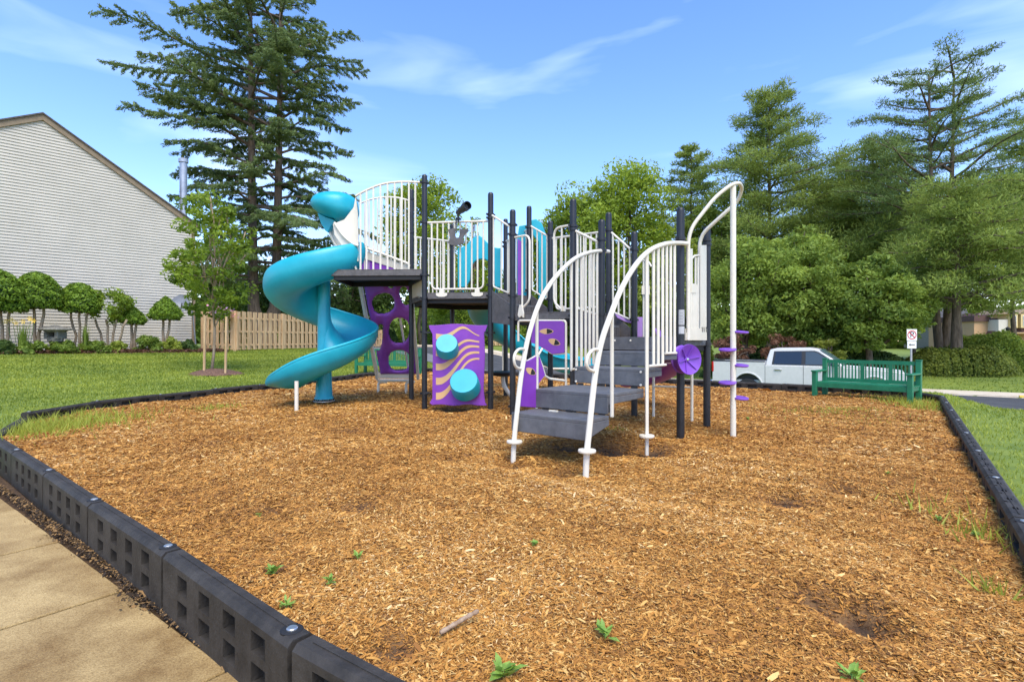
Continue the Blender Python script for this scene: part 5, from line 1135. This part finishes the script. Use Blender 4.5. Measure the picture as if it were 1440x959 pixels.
def shrub(px, top, hw, label, m='dec', Y=None, bot=497, n=3000, leaf=.09, name='shrub', spiky=False, off=2.1):
    Y = Y or wallY(px) - off; X = (px - CX) / F * Y; z0 = float(H(X, Y)); t = thing(name, (X, Y, z0), label, name.replace('_', ' ')); rs = np.random.default_rng(px); w = hw / F * Y; h = max(.2, at(0, top, Y).z - z0)
    if spiky:
        n = 60; az = rs.uniform(0, 2 * pi, n); V = []; 
        for a in az:
            b = np.array([X + cos(a) * w * .3 * rs.random(), Y + sin(a) * w * .3 * rs.random(), z0]); hh = h * rs.uniform(.6, 1); e = np.array([cos(a), sin(a), 0]) * w * rs.uniform(.1, .7); s_ = np.array([-sin(a), cos(a), 0]) * .018
            V += [b - s_, b + s_, b + e * .5 + s_ * .7 + [0, 0, hh * .65], b + e * .5 - s_ * .7 + [0, 0, hh * .65]]; V += [b + e * .5 - s_ * .7 + [0, 0, hh * .65], b + e * .5 + s_ * .7 + [0, 0, hh * .65], b + e + [0, 0, hh] + s_ * .1, b + e + [0, 0, hh] - s_ * .1]
        np_mesh('leaf_blades', np.array(V), np.arange(len(V)).reshape(-1, 4), LM[m], t, rnd=rs.uniform(.3, .8, len(V)), origin=(X, Y, z0)); return t, X, Y, z0, h
    q = rs.normal(0, 1, (n, 3)); q[:, 2] = np.abs(q[:, 2]); q /= np.linalg.norm(q, axis=1)[:, None]; k = rs.integers(0, 22, n); cs = rs.normal(0, 1, (22, 3)); cs[:, 2] = np.abs(cs[:, 2]); cs /= np.linalg.norm(cs, axis=1)[:, None]
    P = np.array([X, Y, z0 + .03]) + cs[k] * np.array([w, w * .8, h]) * .78 * rs.uniform(.5, 1, (n, 1)) + q * .12 * np.array([1, 1, .9])
    P[:, 2] = np.clip(P[:, 2], z0, None); leaves('foliage', P, leaf, LM[m], t, out=q, aspect=.6, rnd=.5 + rs.normal(0, .1, 22)[k]); 
    mb = MB()
    for j in range(6): limb(mb, (X, Y, z0 - .02), tuple(np.array([X, Y, z0]) + cs[j] * np.array([w, w * .8, h]) * .7), .015, .006, .05, 3)
    build(mb, 'stems', M['bark'], t, sharp=None); return t, X, Y, z0, h
for px, top, hw, lb, m_ in ((44, 477, 22, 'low green bush under the largest clipped dome', 'maple'), (87, 477, 22, 'low green bush right below the stone lantern', 'maple'), (132, 478, 24, 'low green bush between the two middle topiaries', 'maple'), (166, 480, 13, 'small yellowish bush below the loose leafy tree', 'lime'),
                            (208, 468, 22, 'taller bushy green plant between the two cone topiaries', 'maple'), (240, 473, 15, 'yellow green bush at the foot of the neat cone topiary', 'lime'), (262, 478, 16, 'dark green bush at the house corner', 'dark'), (6, 478, 14, 'low green bush at the left edge of the bed', 'dark')):
    shrub(px, top, hw, lb, m_)
t_, X_, Y_, z_, h_ = shrub(32, 452, 12, 'clump of yellow day lilies against the siding', 'maple', name='lily_clump', spiky=True)
mb = MB(); rs_ = random.Random(2)
for dx, py in ((-.55, 452), (-.35, 450), (-.2, 454), (.05, 452), (.28, 448), (.4, 451)):
    c = Vector((X_ + dx, Y_ + .0, at(0, py, Y_).z)); mb.m = 1; mb.tube([(X_ + dx * .5, Y_, z_), c], .008, 5); mb.m = 0
    for k in range(6): a = k * 1.047; mb.add([c, c + Vector((cos(a + .3) * .06, -.03, sin(a + .3) * .06)), c + Vector((cos(a) * .13, -.06, sin(a) * .11)), c + Vector((cos(a - .3) * .06, -.03, sin(a - .3) * .06))], [(0, 1, 2, 3)])
build(mb, 'flowers', [mat('lily_yellow', (.75, .45, .03), (.8, .55, .06)), mat('lily_stem', (.06, .12, .02))], t_, sharp=None)
shrub(120, 455, 9, 'upright sword leaved plant behind the second topiary', 'maple', name='iris_clump', spiky=True)
# mulch edge of the bed
def strip_bed():
    rs = np.random.default_rng(8); n = 9000; s_ = rs.uniform(-.4, 9.2, n); o_ = rs.normal(2.5, .3, n); q = hc0; x = q.x - hn.x * s_ + nrm.x * o_; y = q.y - hn.y * s_ + nrm.y * o_; P = np.stack([x, y, H(x, y) + rs.uniform(0, .14, n)], 1)
    o = leaves('ground_cover', P, .08, LM['red'], None, aspect=.6, flat=1, rnd=rs.uniform(0, .6, n)); props(o, 'dark brown ground cover edging the planting bed before the house', 'ground cover', kind='stuff')
strip_bed()
mb = MB(); P_ = [hc0 + hn * .6 + nrm * .02, hc0 + hn * .6 + nrm * 2.5, hc0 - hn * 12 + nrm * 2.5, hc0 - hn * 12 + nrm * .02]
mb.prism([(q.x, q.y, .55) for q in P_], (0, 0, .14)); o = build(mb, 'garden_bed', M['soil'], None); o['kind'] = 'structure'
# stone lantern
Y_ = wallY(78) - 1.9; X_ = (78 - CX) / F * Y_; z_ = float(H(X_, Y_)); LN = thing('stone_lantern', (X_, Y_, z_), 'small grey stone garden lantern with broad flat roof between topiaries', 'stone lantern'); M['stone'] = mat('weathered_stone', (.12, .11, .09), (.26, .25, .21), scale=12, rough=.9, bump=.8, bscale=60)
zt_ = lambda py: at(0, py, Y_).z
mb = MB(); mb.lathe((X_, Y_, z_), [(.22, 0), (.2, .12), (.14, .16), (.14, zt_(480) - z_ - .05), (.24, zt_(480) - z_), (.26, zt_(476) - z_), (0, zt_(476) - z_ + .002)], 6); build(mb, 'pedestal', M['stone'], LN, sharp=25)
mb = MB()
for dx in (-.19, .19): mb.box((X_ + dx, Y_, (zt_(476) + zt_(467)) / 2), (.12, .42, zt_(467) - zt_(476)))
mb.box((X_, Y_ + .15, (zt_(476) + zt_(467)) / 2), (.3, .1, zt_(467) - zt_(476))); mb.box((X_, Y_ - .1, zt_(475)), (.3, .2, .05)); build(mb, 'light_box', M['stone'], LN, bevel=.01)
mb = MB(); mb.lathe((X_, Y_, zt_(467)), [(.30, 0), (.36, .05), (.52, .08), (.50, .13), (.22, .2), (.1, .24), (0, .25)], 8); build(mb, 'roof_slab', M['stone'], LN, sharp=25)
# hanging flowers on the fence corner
t_, X_, Y_, z_, h_ = shrub(262, 400, 1, 'x') if False else (None,) * 5
HB = thing('flower_basket', tuple(at(314, 440, 23.9)), 'pink and violet flowers hanging at the fence corner post', 'flower basket'); rs = np.random.default_rng(5); c = np.array(at(313, 438, 23.9)); P = c + rs.normal(0, 1, (300, 3)) * np.array([.22, .12, .13])
leaves('flowers', P, .09, mat('pink_petals', (.75, .25, .22), (.45, .3, .7), attr=True, ramp=(0, 1)), HB, aspect=.8, rnd=rs.random(300)); P = c + rs.normal(0, 1, (1100, 3)) * np.array([.15, .10, .12]) - np.array([0, 0, .10]); leaves('greenery', P, .1, LM['dec'], HB, aspect=.6)
mb = MB(); mb.tube([at(320, 440, 24.15), at(320, 428, 24.0), at(313, 428, 23.9), at(313, 437, 23.9)], .01, 5); build(mb, 'hanger', M['dark'], HB)

# ---- young staked tree on a mulch ring
broadleaf('young_tree', 'slender light green young tree held by two wooden stakes on a mulch ring', 297, 16.6, 250, 62, 462, 'dec', 80, 80, .12, seed=31, trunk_r=.045, clump=.10, tone=-.05, bark='bark2', shape=2.2)
for px, lb in ((287, 'left wooden stake beside the young tree'), (317, 'right wooden stake beside the young tree')):
    q = atz(px, 16.1, 0); z0 = float(H(q.x, q.y)); mb = MB(); mb.beam((q.x, q.y, z0 - .1), (q.x + .03, q.y, z0 + 1.75), .055, .055); props(build(mb, 'wooden_stake', M['fwood'], None, bevel=.004), lb, 'stake')
q = atz(301, 16.4, 0); z0 = float(H(q.x, q.y)); mb = MB(); rows = []
for i in range(9):
    r_ = .78 * (1 - i / 8) + .03; rows.append([Vector((q.x + cos(a) * r_ * (1 + .06 * sin(3 * a)), q.y + sin(a) * r_, z0 - .02 + .17 * (1 - (r_ / .8) ** 2) + .012 * sin(a * 9 + i * 2))) for a in [2 * pi * k / 40 for k in range(41)]])
mb.grid(rows); props(build(mb, 'mulch_ring', mat('brown_bark_mulch', (.06, .03, .02), (.20, .11, .07), scale=25, rough=.95, bump=1, bscale=40), None, sharp=None), 'low brown mulch mound around the young staked tree', 'mulch mound')

# ------------------------------------------------------------------ benches
M['green'] = mat('green_painted_slats', (.008, .15, .068), (.014, .19, .09), scale=6, rough=.42, bump=.2, bscale=60)
def bench(a, b, label, front, hback, zb=0.0):
    a, b = Vector(a), Vector(b); a.z = b.z = 0; d = (b - a).normalized(); L_ = (b - a).length; f = Vector((-d.y, d.x, 0)); f = f if f.dot(Vector(front)) > 0 else -f; Z = Vector((0, 0, 1)); t = thing('garden_bench', (a.x, a.y, zb), label, 'bench')
    S_ = lambda s_, w_, z_: a + d * s_ + f * w_ + Z * (z_ + zb)
    for s_ in (.03, L_ - .03):
        mb = MB(); mb.beam(S_(s_, -.02, -.08), S_(s_, -.05, hback + .03), .085, .085, up=d); mb.box(S_(s_, -.05, hback + .037), (.1, .1, .014), math.atan2(d.y, d.x)); build(mb, 'back_post', M['green'], t, bevel=.006)
        mb = MB(); mb.beam(S_(s_, .46, -.08), S_(s_, .46, .58), .085, .085, up=d); build(mb, 'front_leg', M['green'], t, bevel=.006)
        mb = MB(); mb.beam(S_(s_, -.02, .595), S_(s_, .53, .595), .10, .03); mb.beam(S_(s_, .0, .33), S_(s_, .44, .33), .04, .08); build(mb, 'armrest', M['green'], t, bevel=.006)
    mb = MB()
    for w_ in (.03, .13, .23, .33, .43): mb.beam(S_(.0, w_, .37), S_(L_, w_, .37), .08, .025)
    mb.beam(S_(.03, .47, .325), S_(L_ - .03, .47, .325), .03, .08); mb.beam(S_(.03, .0, .325), S_(L_ - .03, .0, .325), .03, .08); build(mb, 'seat', M['green'], t, sharp=30)
    mb = MB(); mb.beam(S_(.05, -.05, hback - .02), S_(L_ - .05, -.05, hback - .02), .045, .07); mb.beam(S_(.05, -.03, .42), S_(L_ - .05, -.03, .42), .045, .07)
    n = int(L_ / .058)
    for i in range(1, n):
        s_ = L_ * i / n; wide = i % 8 == 4; mb.beam(S_(s_, -.045, hback - .04), S_(s_, -.03, .43), .018 if not wide else .024, .03 if not wide else .075, up=d) if False else mb.box((S_(s_, -.038, (hback + .42) / 2 - .0)), (.022 if not wide else .07, .016, hback - .48), math.atan2(d.y, d.x))
    build(mb, 'backrest', M['green'], t, sharp=30); return t
bench(gnd(1157, 549, .09), gnd(1294, 558, .09), 'green slatted garden bench on the chips before the parked truck', (-.6, -.8, 0), .80, -.09)
bench(atz(512, 18.4, 0), atz(591, 17.6, 0), 'second green slatted bench far behind the purple web climber', (.3, -.9, 0), .82, .0)

# ------------------------------------------------------------------ no parking sign
SGp = atz(1282.3, 17.9, 0); zS = lambda py: at(0, py, 17.9).z; SG = thing('parking_sign', (SGp.x, SGp.y, float(H(SGp.x, SGp.y))), 'no parking sign with arrow plate on a grey post behind the bench', 'road sign')
mb = MB(); mb.beam((SGp.x, SGp.y + .03, float(H(SGp.x, SGp.y)) - .1), (SGp.x, SGp.y + .03, zS(463)), .05, .03, up=(0, 1, 0)); build(mb, 'sign_post', mat('galvanised_post', (.30, .30, .29), (.4, .4, .39), rough=.5, metal=.3), SG)
signw = mat('sign_white', (.78, .77, .74), rough=.4); signk = mat('sign_black', (.01, .01, .012), rough=.5); signr = mat('sign_red', (.50, .012, .02), rough=.5)
sx = .16; z1, z0 = zS(463), zS(479); mb = MB(); mb.box((SGp.x, SGp.y, (z0 + z1) / 2), (.335, .006, z1 - z0)); pl1 = build(mb, 'symbol_plate', signw, SG, bevel=.002)
c = Vector((SGp.x, SGp.y - .006, (z0 + z1) / 2)); mb = MB(); N_s = 40
for k in range(N_s):
    a0_, a1_ = 2 * pi * k / N_s, 2 * pi * (k + 1) / N_s; mb.add([c + Vector((cos(q) * r_, 0, sin(q) * r_)) for q, r_ in ((a0_, .15), (a1_, .15), (a1_, .12), (a0_, .12))], [(0, 1, 2, 3)])
mb.beam(c + Vector((-.095, -.004, .095)), c + Vector((.095, -.004, -.095)), .002, .028, up=(1, 0, 1)); build(mb, 'prohibition_ring', signr, pl1)
text_mesh('P', .27, 'letter', signk, pl1, Matrix.Translation(c + Vector((0, .0, 0))) @ Matrix.Rotation(R(90), 4, 'X'), ext=.002)
z1, z0 = zS(479.6), zS(490); mb = MB(); mb.box((SGp.x, SGp.y, (z0 + z1) / 2), (.30, .006, z1 - z0)); pl2 = build(mb, 'arrow_plate', signw, SG, bevel=.002)
c = Vector((SGp.x, SGp.y - .006, (z0 + z1) / 2)); mb = MB(); mb.add([c + Vector((x, 0, z)) for x, z in ((-.11, 0), (-.045, .045), (-.05, .015), (.1, .015), (.1, -.015), (-.05, -.015), (-.045, -.045))], [(0, 1, 2, 3, 4, 5, 6)]); build(mb, 'arrow', signk, pl2)

# ------------------------------------------------------------------ pickup truck
TD = Vector((.835, -.55, 0)).normalized(); TN = Vector((TD.y, -TD.x, 0)); TN = TN if TN.y < 0 else -TN      # near side normal
rear = atz(1001.5, 20.0, -1.06)
TM4 = Matrix(((TD.x, -TN.x, 0, rear.x - TN.x * 0), (TD.y, -TN.y, 0, rear.y), (0, 0, 1, -1.06), (0, 0, 0, 1)))
TK = thing('pickup_truck', (rear.x, rear.y, -1.06), 'white crew cab pickup truck parked on the street behind the bench', 'pickup truck')
paint = mat('white_truck_paint', (.56, .55, .52), (.60, .59, .56), rough=.18, spec=.6); glass = mat('tinted_glass', (.012, .015, .018), rough=.04, spec=.9); tyre = mat('tyre_rubber', (.018, .018, .019), rough=.8); chrome = mat('chrome_trim', (.55, .55, .56), rough=.15, metal=1); plast = mat('black_trim_plastic', (.015, .015, .016), rough=.5)
def tb(): m_ = MB(); m_.xf = TM4; return m_
W_ = 2.0; WB0, WB1 = 1.22, 4.98; ZS = .46
def arc_poly(x0, x1, top):
    """side outline with two wheel arches; returns bottom points"""
    P = [(x0, ZS + .12)]
    for wx in (WB0, WB1):
        if x0 < wx - .5 < x1:
            for k in range(13): a = pi - pi * k / 12; P.append((wx + cos(a) * .50, ZS + max(0, sin(a)) * .55 + .0))
    P.append((x1, ZS + .05)); return P
# local frame: x forward from the tail, y from near side (0) to far side (2.0), z up
def side_shell(name, outline, y, th, m, parent, inward=.0):
    mb = tb(); mb.prism([(x, y, z) for x, z in outline], (0, th, 0)); return build(mb, name, m, parent, sharp=30, bevel=.02)
bot = arc_poly(0.0, 5.9, 0)
low = [(0, ZS + .12)] + bot[1:14] + bot[14:-1] + [(5.86, ZS)]
topl = [(5.9, .75), (5.88, 1.02), (5.80, 1.16), (5.3, 1.22), (4.15, 1.30), (4.1, 1.31), (1.78, 1.31), (1.78, 1.42), (0.02, 1.42)]
body = tb(); body.prism([(x, .0, z) for x, z in low + topl], (0, .10, 0)); body.prism([(x, W_ - .10, z) for x, z in low + topl], (0, .10, 0))
body.prism([(4.1, .10, 1.28), (5.3, .10, 1.19), (5.8, .10, 1.13), (5.88, .10, 1.0), (5.9, .10, .7), (5.85, .1, .5), (4.1, .1, .5)], (0, W_ - .2, 0)); body.box((.05, W_ / 2, 1.0), (.08, W_ - .2, .82)); body.box((2.9, W_ / 2, .85), (2.3, W_ - .2, .7)); body.box((.95, W_ / 2, .72), (1.7, W_ - .2, .1))
BD = build(body, 'body', paint, TK, sharp=30, bevel=.015)
mb = tb(); mb.box((.9, .05, 1.435), (1.76, .11, .035)); mb.box((.9, W_ - .05, 1.435), (1.76, .11, .035)); mb.box((.04, W_ / 2, 1.435), (.09, W_ - .2, .03)); build(mb, 'bed_rail', plast, TK)
# cabin
cab = tb(); ins = .13
o_ = [(1.80, 1.30), (1.84, 1.55), (1.93, 1.86), (2.15, 1.915), (3.15, 1.93), (3.42, 1.88), (4.18, 1.31)]
rows = []
V0 = [Vector((x, .02 + (z - 1.3) * .30, z)) for x, z in o_]; V1 = [Vector((x, W_ - .02 - (z - 1.3) * .30, z)) for x, z in o_]; n = len(o_)
cab.add(V0 + V1, [tuple(range(n)), tuple(range(2 * n - 1, n - 1, -1))] + [(i, i + n, (i + 1) % n + n, (i + 1) % n) for i in range(n)]); CB = build(cab, 'cabin', paint, TK, sharp=30, bevel=.03)
def gl(name, pts, m=glass, off=.012, parent=None):
    mb = tb(); P = [Vector((x, .02 + (z - 1.3) * .30 - off, z)) for x, z in pts]; mb.prism(P, (0, .01, 0)); return build(mb, name, m, parent or CB, sharp=30)
gl('trim_surround', [(2.0, 1.34), (2.06, 1.80), (3.3, 1.83), (3.42, 1.79), (4.02, 1.36), (4.0, 1.33)], plast, .006)
gl('rear_window', [(2.06, 1.365), (2.12, 1.775), (2.92, 1.79), (2.92, 1.365)]); gl('front_window', [(3.04, 1.365), (3.04, 1.79), (3.28, 1.79), (3.40, 1.755), (3.92, 1.365)], mat('clear_tint_glass', (.05, .065, .07), rough=.05, spec=.9))
mb = tb(); ws = [(3.46, .16, 1.86), (4.14, .08, 1.335), (4.14, W_ - .08, 1.335), (3.46, W_ - .16, 1.86)]; mb.prism([Vector(p) + Vector((.012, 0, .014)) for p in ws], (.01, 0, .01)); build(mb, 'windscreen', mat('windscreen_glass', (.16, .26, .26), rough=.05, spec=.9), CB)
mb = tb()
for x in (1.79, 2.98, 4.08): mb.box((x, -.001, .93), (.012, .006, .80 if x > 1.9 else .86))
mb.box((2.9, -.001, .56), (2.3, .006, .01)); build(mb, 'door_gap', plast, BD)
for x in (2.12, 3.32): mb = tb(); mb.box((x + .08, -.02, 1.16), (.24, .03, .045)); build(mb, 'door_handle', chrome, BD, bevel=.008)
mb = tb(); mb.box((3.88, -.14, 1.42), (.12, .26, .22)); build(mb, 'side_mirror', plast, TK, bevel=.03)
mb = tb(); mb.box((3.0, .02, .42), (2.4, .14, .05)); build(mb, 'side_step', plast, TK, bevel=.01)
mb = tb(); mb.box((.02, .09, 1.22), (.07, .2, .36)); build(mb, 'tail_light', mat('red_lens', (.45, .01, .01), rough=.15), TK, bevel=.01)
mb = tb(); mb.box((5.86, .14, 1.0), (.09, .27, .2)); build(mb, 'headlight', mat('clear_lens', (.6, .6, .6), rough=.1, spec=.9), TK, bevel=.02)
mb = tb(); mb.box((5.92, W_ / 2, .9), (.05, W_ - .5, .42)); mb.box((5.93, W_ / 2, .58), (.14, W_ - .04, .22)); build(mb, 'bumper', chrome, TK, bevel=.03); mb = tb(); mb.box((-.05, W_ / 2, .62), (.14, W_ - .04, .22)); build(mb, 'bumper', chrome, TK, bevel=.03)
for wx in (WB0, WB1):
    for y in (.16, W_ - .16):
        mb = MB(); c = TM4 @ Vector((wx, y, .41)); ax = (TM4.to_3x3() @ Vector((0, -1 if y < 1 else 1, 0))); mb.lathe(c, [(.2, -.13), (.36, -.13), (.405, -.10), (.41, 0), (.405, .10), (.37, .13), (.27, .13), (.26, .10), (.0, .09)], 28, axis=ax); w_ = build(mb, 'wheel', tyre, TK, sharp=35)
        mb = MB(); mb.lathe(c + ax * .1, [(.26, 0), (.262, .02), (.23, .012), (.2, -.01), (.07, .02), (.05, .035), (0, .036)], 24, axis=ax)
        for k in range(6): a = k * pi / 3; u_ = ax.orthogonal().normalized(); v_ = ax.cross(u_); e = u_ * cos(a) + v_ * sin(a); mb.beam(c + ax * .115 + e * .05, c + ax * .115 + e * .24, .06, .02, up=ax)
        build(mb, 'rim', chrome, w_, sharp=35)
    mb = tb(); pts = [(wx + cos(pi - pi * k / 16) * .52, -.012, ZS + sin(pi * k / 16) * .57) for k in range(17)]; mb.tube(pts, .028, 6); build(mb, 'arch_trim', paint, BD)
    mb = tb(); mb.box((wx, .45, .75), (.95, .6, .5)); build(mb, 'wheel_well', plast, BD)

# ------------------------------------------------------------------ townhouse at the right and roof behind pines
Yh = 62; zH = lambda py: at(0, py, Yh).z
TH = thing('townhouse', tuple(atz(1400, Yh, zH(492))), 'tan brick townhouse with dark mansard roof and dormers at the right edge', 'house')
brick = mat('tan_brick', (.42, .25, .13), (.52, .33, .18), scale=30, rough=.85); cream = mat('yellow_cream_siding', (.62, .46, .20), (.68, .52, .26), scale=3, rough=.7); pale = mat('pale_party_wall', (.55, .5, .42), (.6, .55, .48), rough=.8); mans = mat('brown_mansard_shingles', (.07, .035, .03), (.13, .07, .06), scale=20, rough=.9, bump=1, bscale=30)
def hbox(x0, x1, y0, y1, d0, d1, name, m, parent=TH, bev=0):
    mb = MB(); P = [atz(x0, Yh, 0).x, atz(x1, Yh, 0).x]; mb.box(((P[0] + P[1]) / 2, Yh + (d0 + d1) / 2, (zH(y0) + zH(y1)) / 2), (P[1] - P[0], abs(d1 - d0), abs(zH(y0) - zH(y1)))); return build(mb, name, m, parent, bevel=bev)
hbox(1404, 1500, 469, 496, .4, 8, 'brick_wall', brick); hbox(1391, 1404, 450, 494, -1.2, 8, 'party_wall', pale); hbox(1372, 1391, 452, 494, .2, 7, 'side_brick_wall', brick); hbox(1370, 1391.5, 444, 452, .0, 7, 'side_mansard', mans)
mb = MB(); mb.prism([atz(1399, Yh - 1.0, zH(469.5)), atz(1500, Yh - 1.0, zH(469.5)), atz(1500, Yh + .6, zH(438)), atz(1404, Yh + .6, zH(438))], (0, 5, 0)); build(mb, 'mansard_roof', mans, TH)
hbox(1398, 1500, 467.5, 469.5, -1.3, .3, 'eave_board', mat('tan_eave', (.4, .25, .1), (.45, .3, .14)))
for x0, x1 in ((1404, 1414), (1418.5, 1428.5), (1432, 1448), (1456, 1466)):
    dm = hbox(x0, x1, 441, 461.5, -1.5, 1, 'dormer', cream); wx = (x0 + x1) / 2; w = 2.6 if x1 - x0 < 12 else 4
    wf = hbox(wx - w, wx + w, 444.5, 459, -1.56, -1.5, 'window', mat('white_frame', (.7, .7, .66), rough=.5), dm); 
    hbox(wx - w + .6, wx + w - .6, 445.3, 451.4, -1.6, -1.55, 'upper_pane', glass, wf) if False else None
    for ya, yb in ((445.3, 451.3), (452.2, 458.2)):
        mb = MB(); xa, xb = atz(wx - w + .6, Yh, 0).x, atz(wx + w - .6, Yh, 0).x; mb.box(((xa + xb) / 2, Yh - 1.575, (zH(ya) + zH(yb)) / 2), (xb - xa, .03, zH(ya) - zH(yb)))
        # sub-part depth limit: panes join the dormer
        build(mb, 'pane', mat('blue_grey_pane', (.10, .14, .17), rough=.1, spec=.8), dm)
    mb = MB(); a_, b_, c_ = at(x0 - 1.2, 441.5, Yh - 1.5), at(x1 + 1.2, 441.5, Yh - 1.5), at(wx, 434.5, Yh - 1.5); mb.prism([a_, b_, c_], (0, 2.5, 0)); build(mb, 'gable_roof', mat('dormer_roof', (.3, .2, .12), (.38, .27, .17)), dm)
for x0, x1 in ((1410, 1416), (1422, 1428)):
    wf = hbox(x0, x1, 473, 484, .32, .4, 'window', mat('white_frame', (.7, .7, .66), rough=.5)); hbox(x0 + .7, x1 - .7, 474, 483, .29, .33, 'pane', glass, wf)
hbox(1434, 1440, 473.5, 490, .3, .4, 'front_door', mat('dark_door', (.06, .02, .015)))
# street lamp before it
mb = MB(); q = atz(1417, 56, 0); mb.tube([(q.x, q.y, float(H(q.x, q.y))), (q.x, q.y, at(0, 466, 56).z)], .06, 8); LPo = props(build(mb, 'street_lamp', M['black'], None), 'black lamp post in front of the tan townhouse', 'street lamp'); mb = MB(); mb.lathe(at(1417, 466, 56), [(.08, 0), (.16, .1), (.18, .35), (.06, .45), (0, .5)], 10); build(mb, 'lantern', M['dark'], LPo)
Yr = 70; FH = thing('grey_roofed_house', tuple(atz(1350, Yr, 0)), 'distant house with grey gable roof glimpsed behind the pine boughs', 'house')
mb = MB(); zq = lambda py: at(0, py, Yr).z; mb.prism([atz(1334, Yr, zq(490)), atz(1362, Yr, zq(490)), atz(1362, Yr, zq(452)), atz(1334, Yr, zq(452))], (0, 8, 0)); build(mb, 'wall', mat('taupe_siding', (.24, .21, .17), (.29, .26, .21), rough=.8), FH)
mb = MB(); mb.prism([atz(1330, Yr - .5, zq(452)), atz(1366, Yr - .5, zq(452)), atz(1358, Yr + 4, zq(430)), atz(1338, Yr + 4, zq(430))], (0, 4, .1)); build(mb, 'roof', M['shingle'], FH)

# ------------------------------------------------------------------ small plants and stick in the chips
def weed(px, py, size, label, seed, kind='leafy'):
    q = gnd(px, py); q.z = float(mz(q.x, q.y)); rs = random.Random(seed); mb = MB(); n = rs.randint(9, 24); wk = rs.uniform(.55, 1.15)
    for k in range(n):
        a = rs.uniform(0, 2 * pi); L_ = size * rs.uniform(.5, 1); el_ = rs.uniform(.25, 1.1); st_ = q + Vector((rs.uniform(-.2, .2) * size, rs.uniform(-.2, .2) * size, .008 + rs.uniform(0, .3) * size)); d = Vector((cos(a) * cos(el_), sin(a) * cos(el_), sin(el_))); s_ = Vector((-sin(a), cos(a), 0)); w = L_ * rs.uniform(.14, .26) * wk
        mid = st_ + d * L_ * .55; tip = st_ + d * L_ - Vector((0, 0, L_ * .15)); up = Vector((0, 0, .08 * L_)); P = [st_, mid + s_ * w, tip, mid - s_ * w, mid - up, st_ + d * L_ * .25 + s_ * w * .7, st_ + d * L_ * .25 - s_ * w * .7]
        mb.add(P, [(0, 5, 4), (5, 1, 4), (1, 2, 4), (2, 3, 4), (3, 6, 4), (6, 0, 4)])
    mb.tube([q - Vector((0, 0, .02)), q + Vector((0, 0, size * .4))], .0025, 5)
    props(build(mb, 'weed', mat('weed_leaf', (.07, .17, .02), (.20, .34, .05), scale=20, rough=.55, trans=.25) if 'weed_leaf' not in M else M['weed_leaf'], None, sharp=None), label, 'weed', 'small weeds in the wood chips')
M['weed_leaf'] = mat('weed_leaf', (.13, .26, .03), (.32, .48, .09), scale=20, rough=.55, trans=.25)
for i, w in enumerate([(385, 806, .055, 'small leafy weed nearest above the second large timber'), (462, 826, .05, 'low weed right of the leafy one near the timber'), (365, 721, .04, 'tiny weed farthest up the left side of the chips'), (503, 787, .045, 'tiny weed above and right of the timber weeds'), (403, 862, .05, 'weed touching the inside edge of the border timber'),
                       (708, 940, .085, 'broad leaved weed at the bottom edge near the middle'), (851, 889, .07, 'rounded leafy weed right of the bottom middle'), (752, 766, .035, 'tiny solitary weed in the middle of the chips'), (1198, 958, .06, 'weed cut off by the bottom edge at the right'), (1320, 726, .04, 'small weed right of centre towards the right border'),
                       (1248, 667, .04, 'weed in the chips well right of the stairs'), (1372, 748, .04, 'flat pale weed near the right border'), (1399, 712, .05, 'weed against the right border timber'), (1052, 592, .05, 'tiny weed right of the climbing pole foot')]):
    weed(*w[:3], w[3], i)
a, b = gnd(619, 897), gnd(672, 871); mb = MB(); P = smooth_path([a + Vector((0, 0, .02)), a.lerp(b, .35) + Vector((0, 0, .026)), a.lerp(b, .7) + Vector((0, .004, .03)), b + Vector((0, 0, .034))], 4); mb.tube(P, [.007 + .003 * sin(i * 1.9) ** 2 for i in range(len(P))], 8)
props(build(mb, 'wood_stick', mat('grey_stick', (.24, .15, .09), (.42, .31, .21), scale=30, rough=.85, bump=.5), None, sharp=None), 'thin greyish stick lying on the chips near the bottom', 'stick')
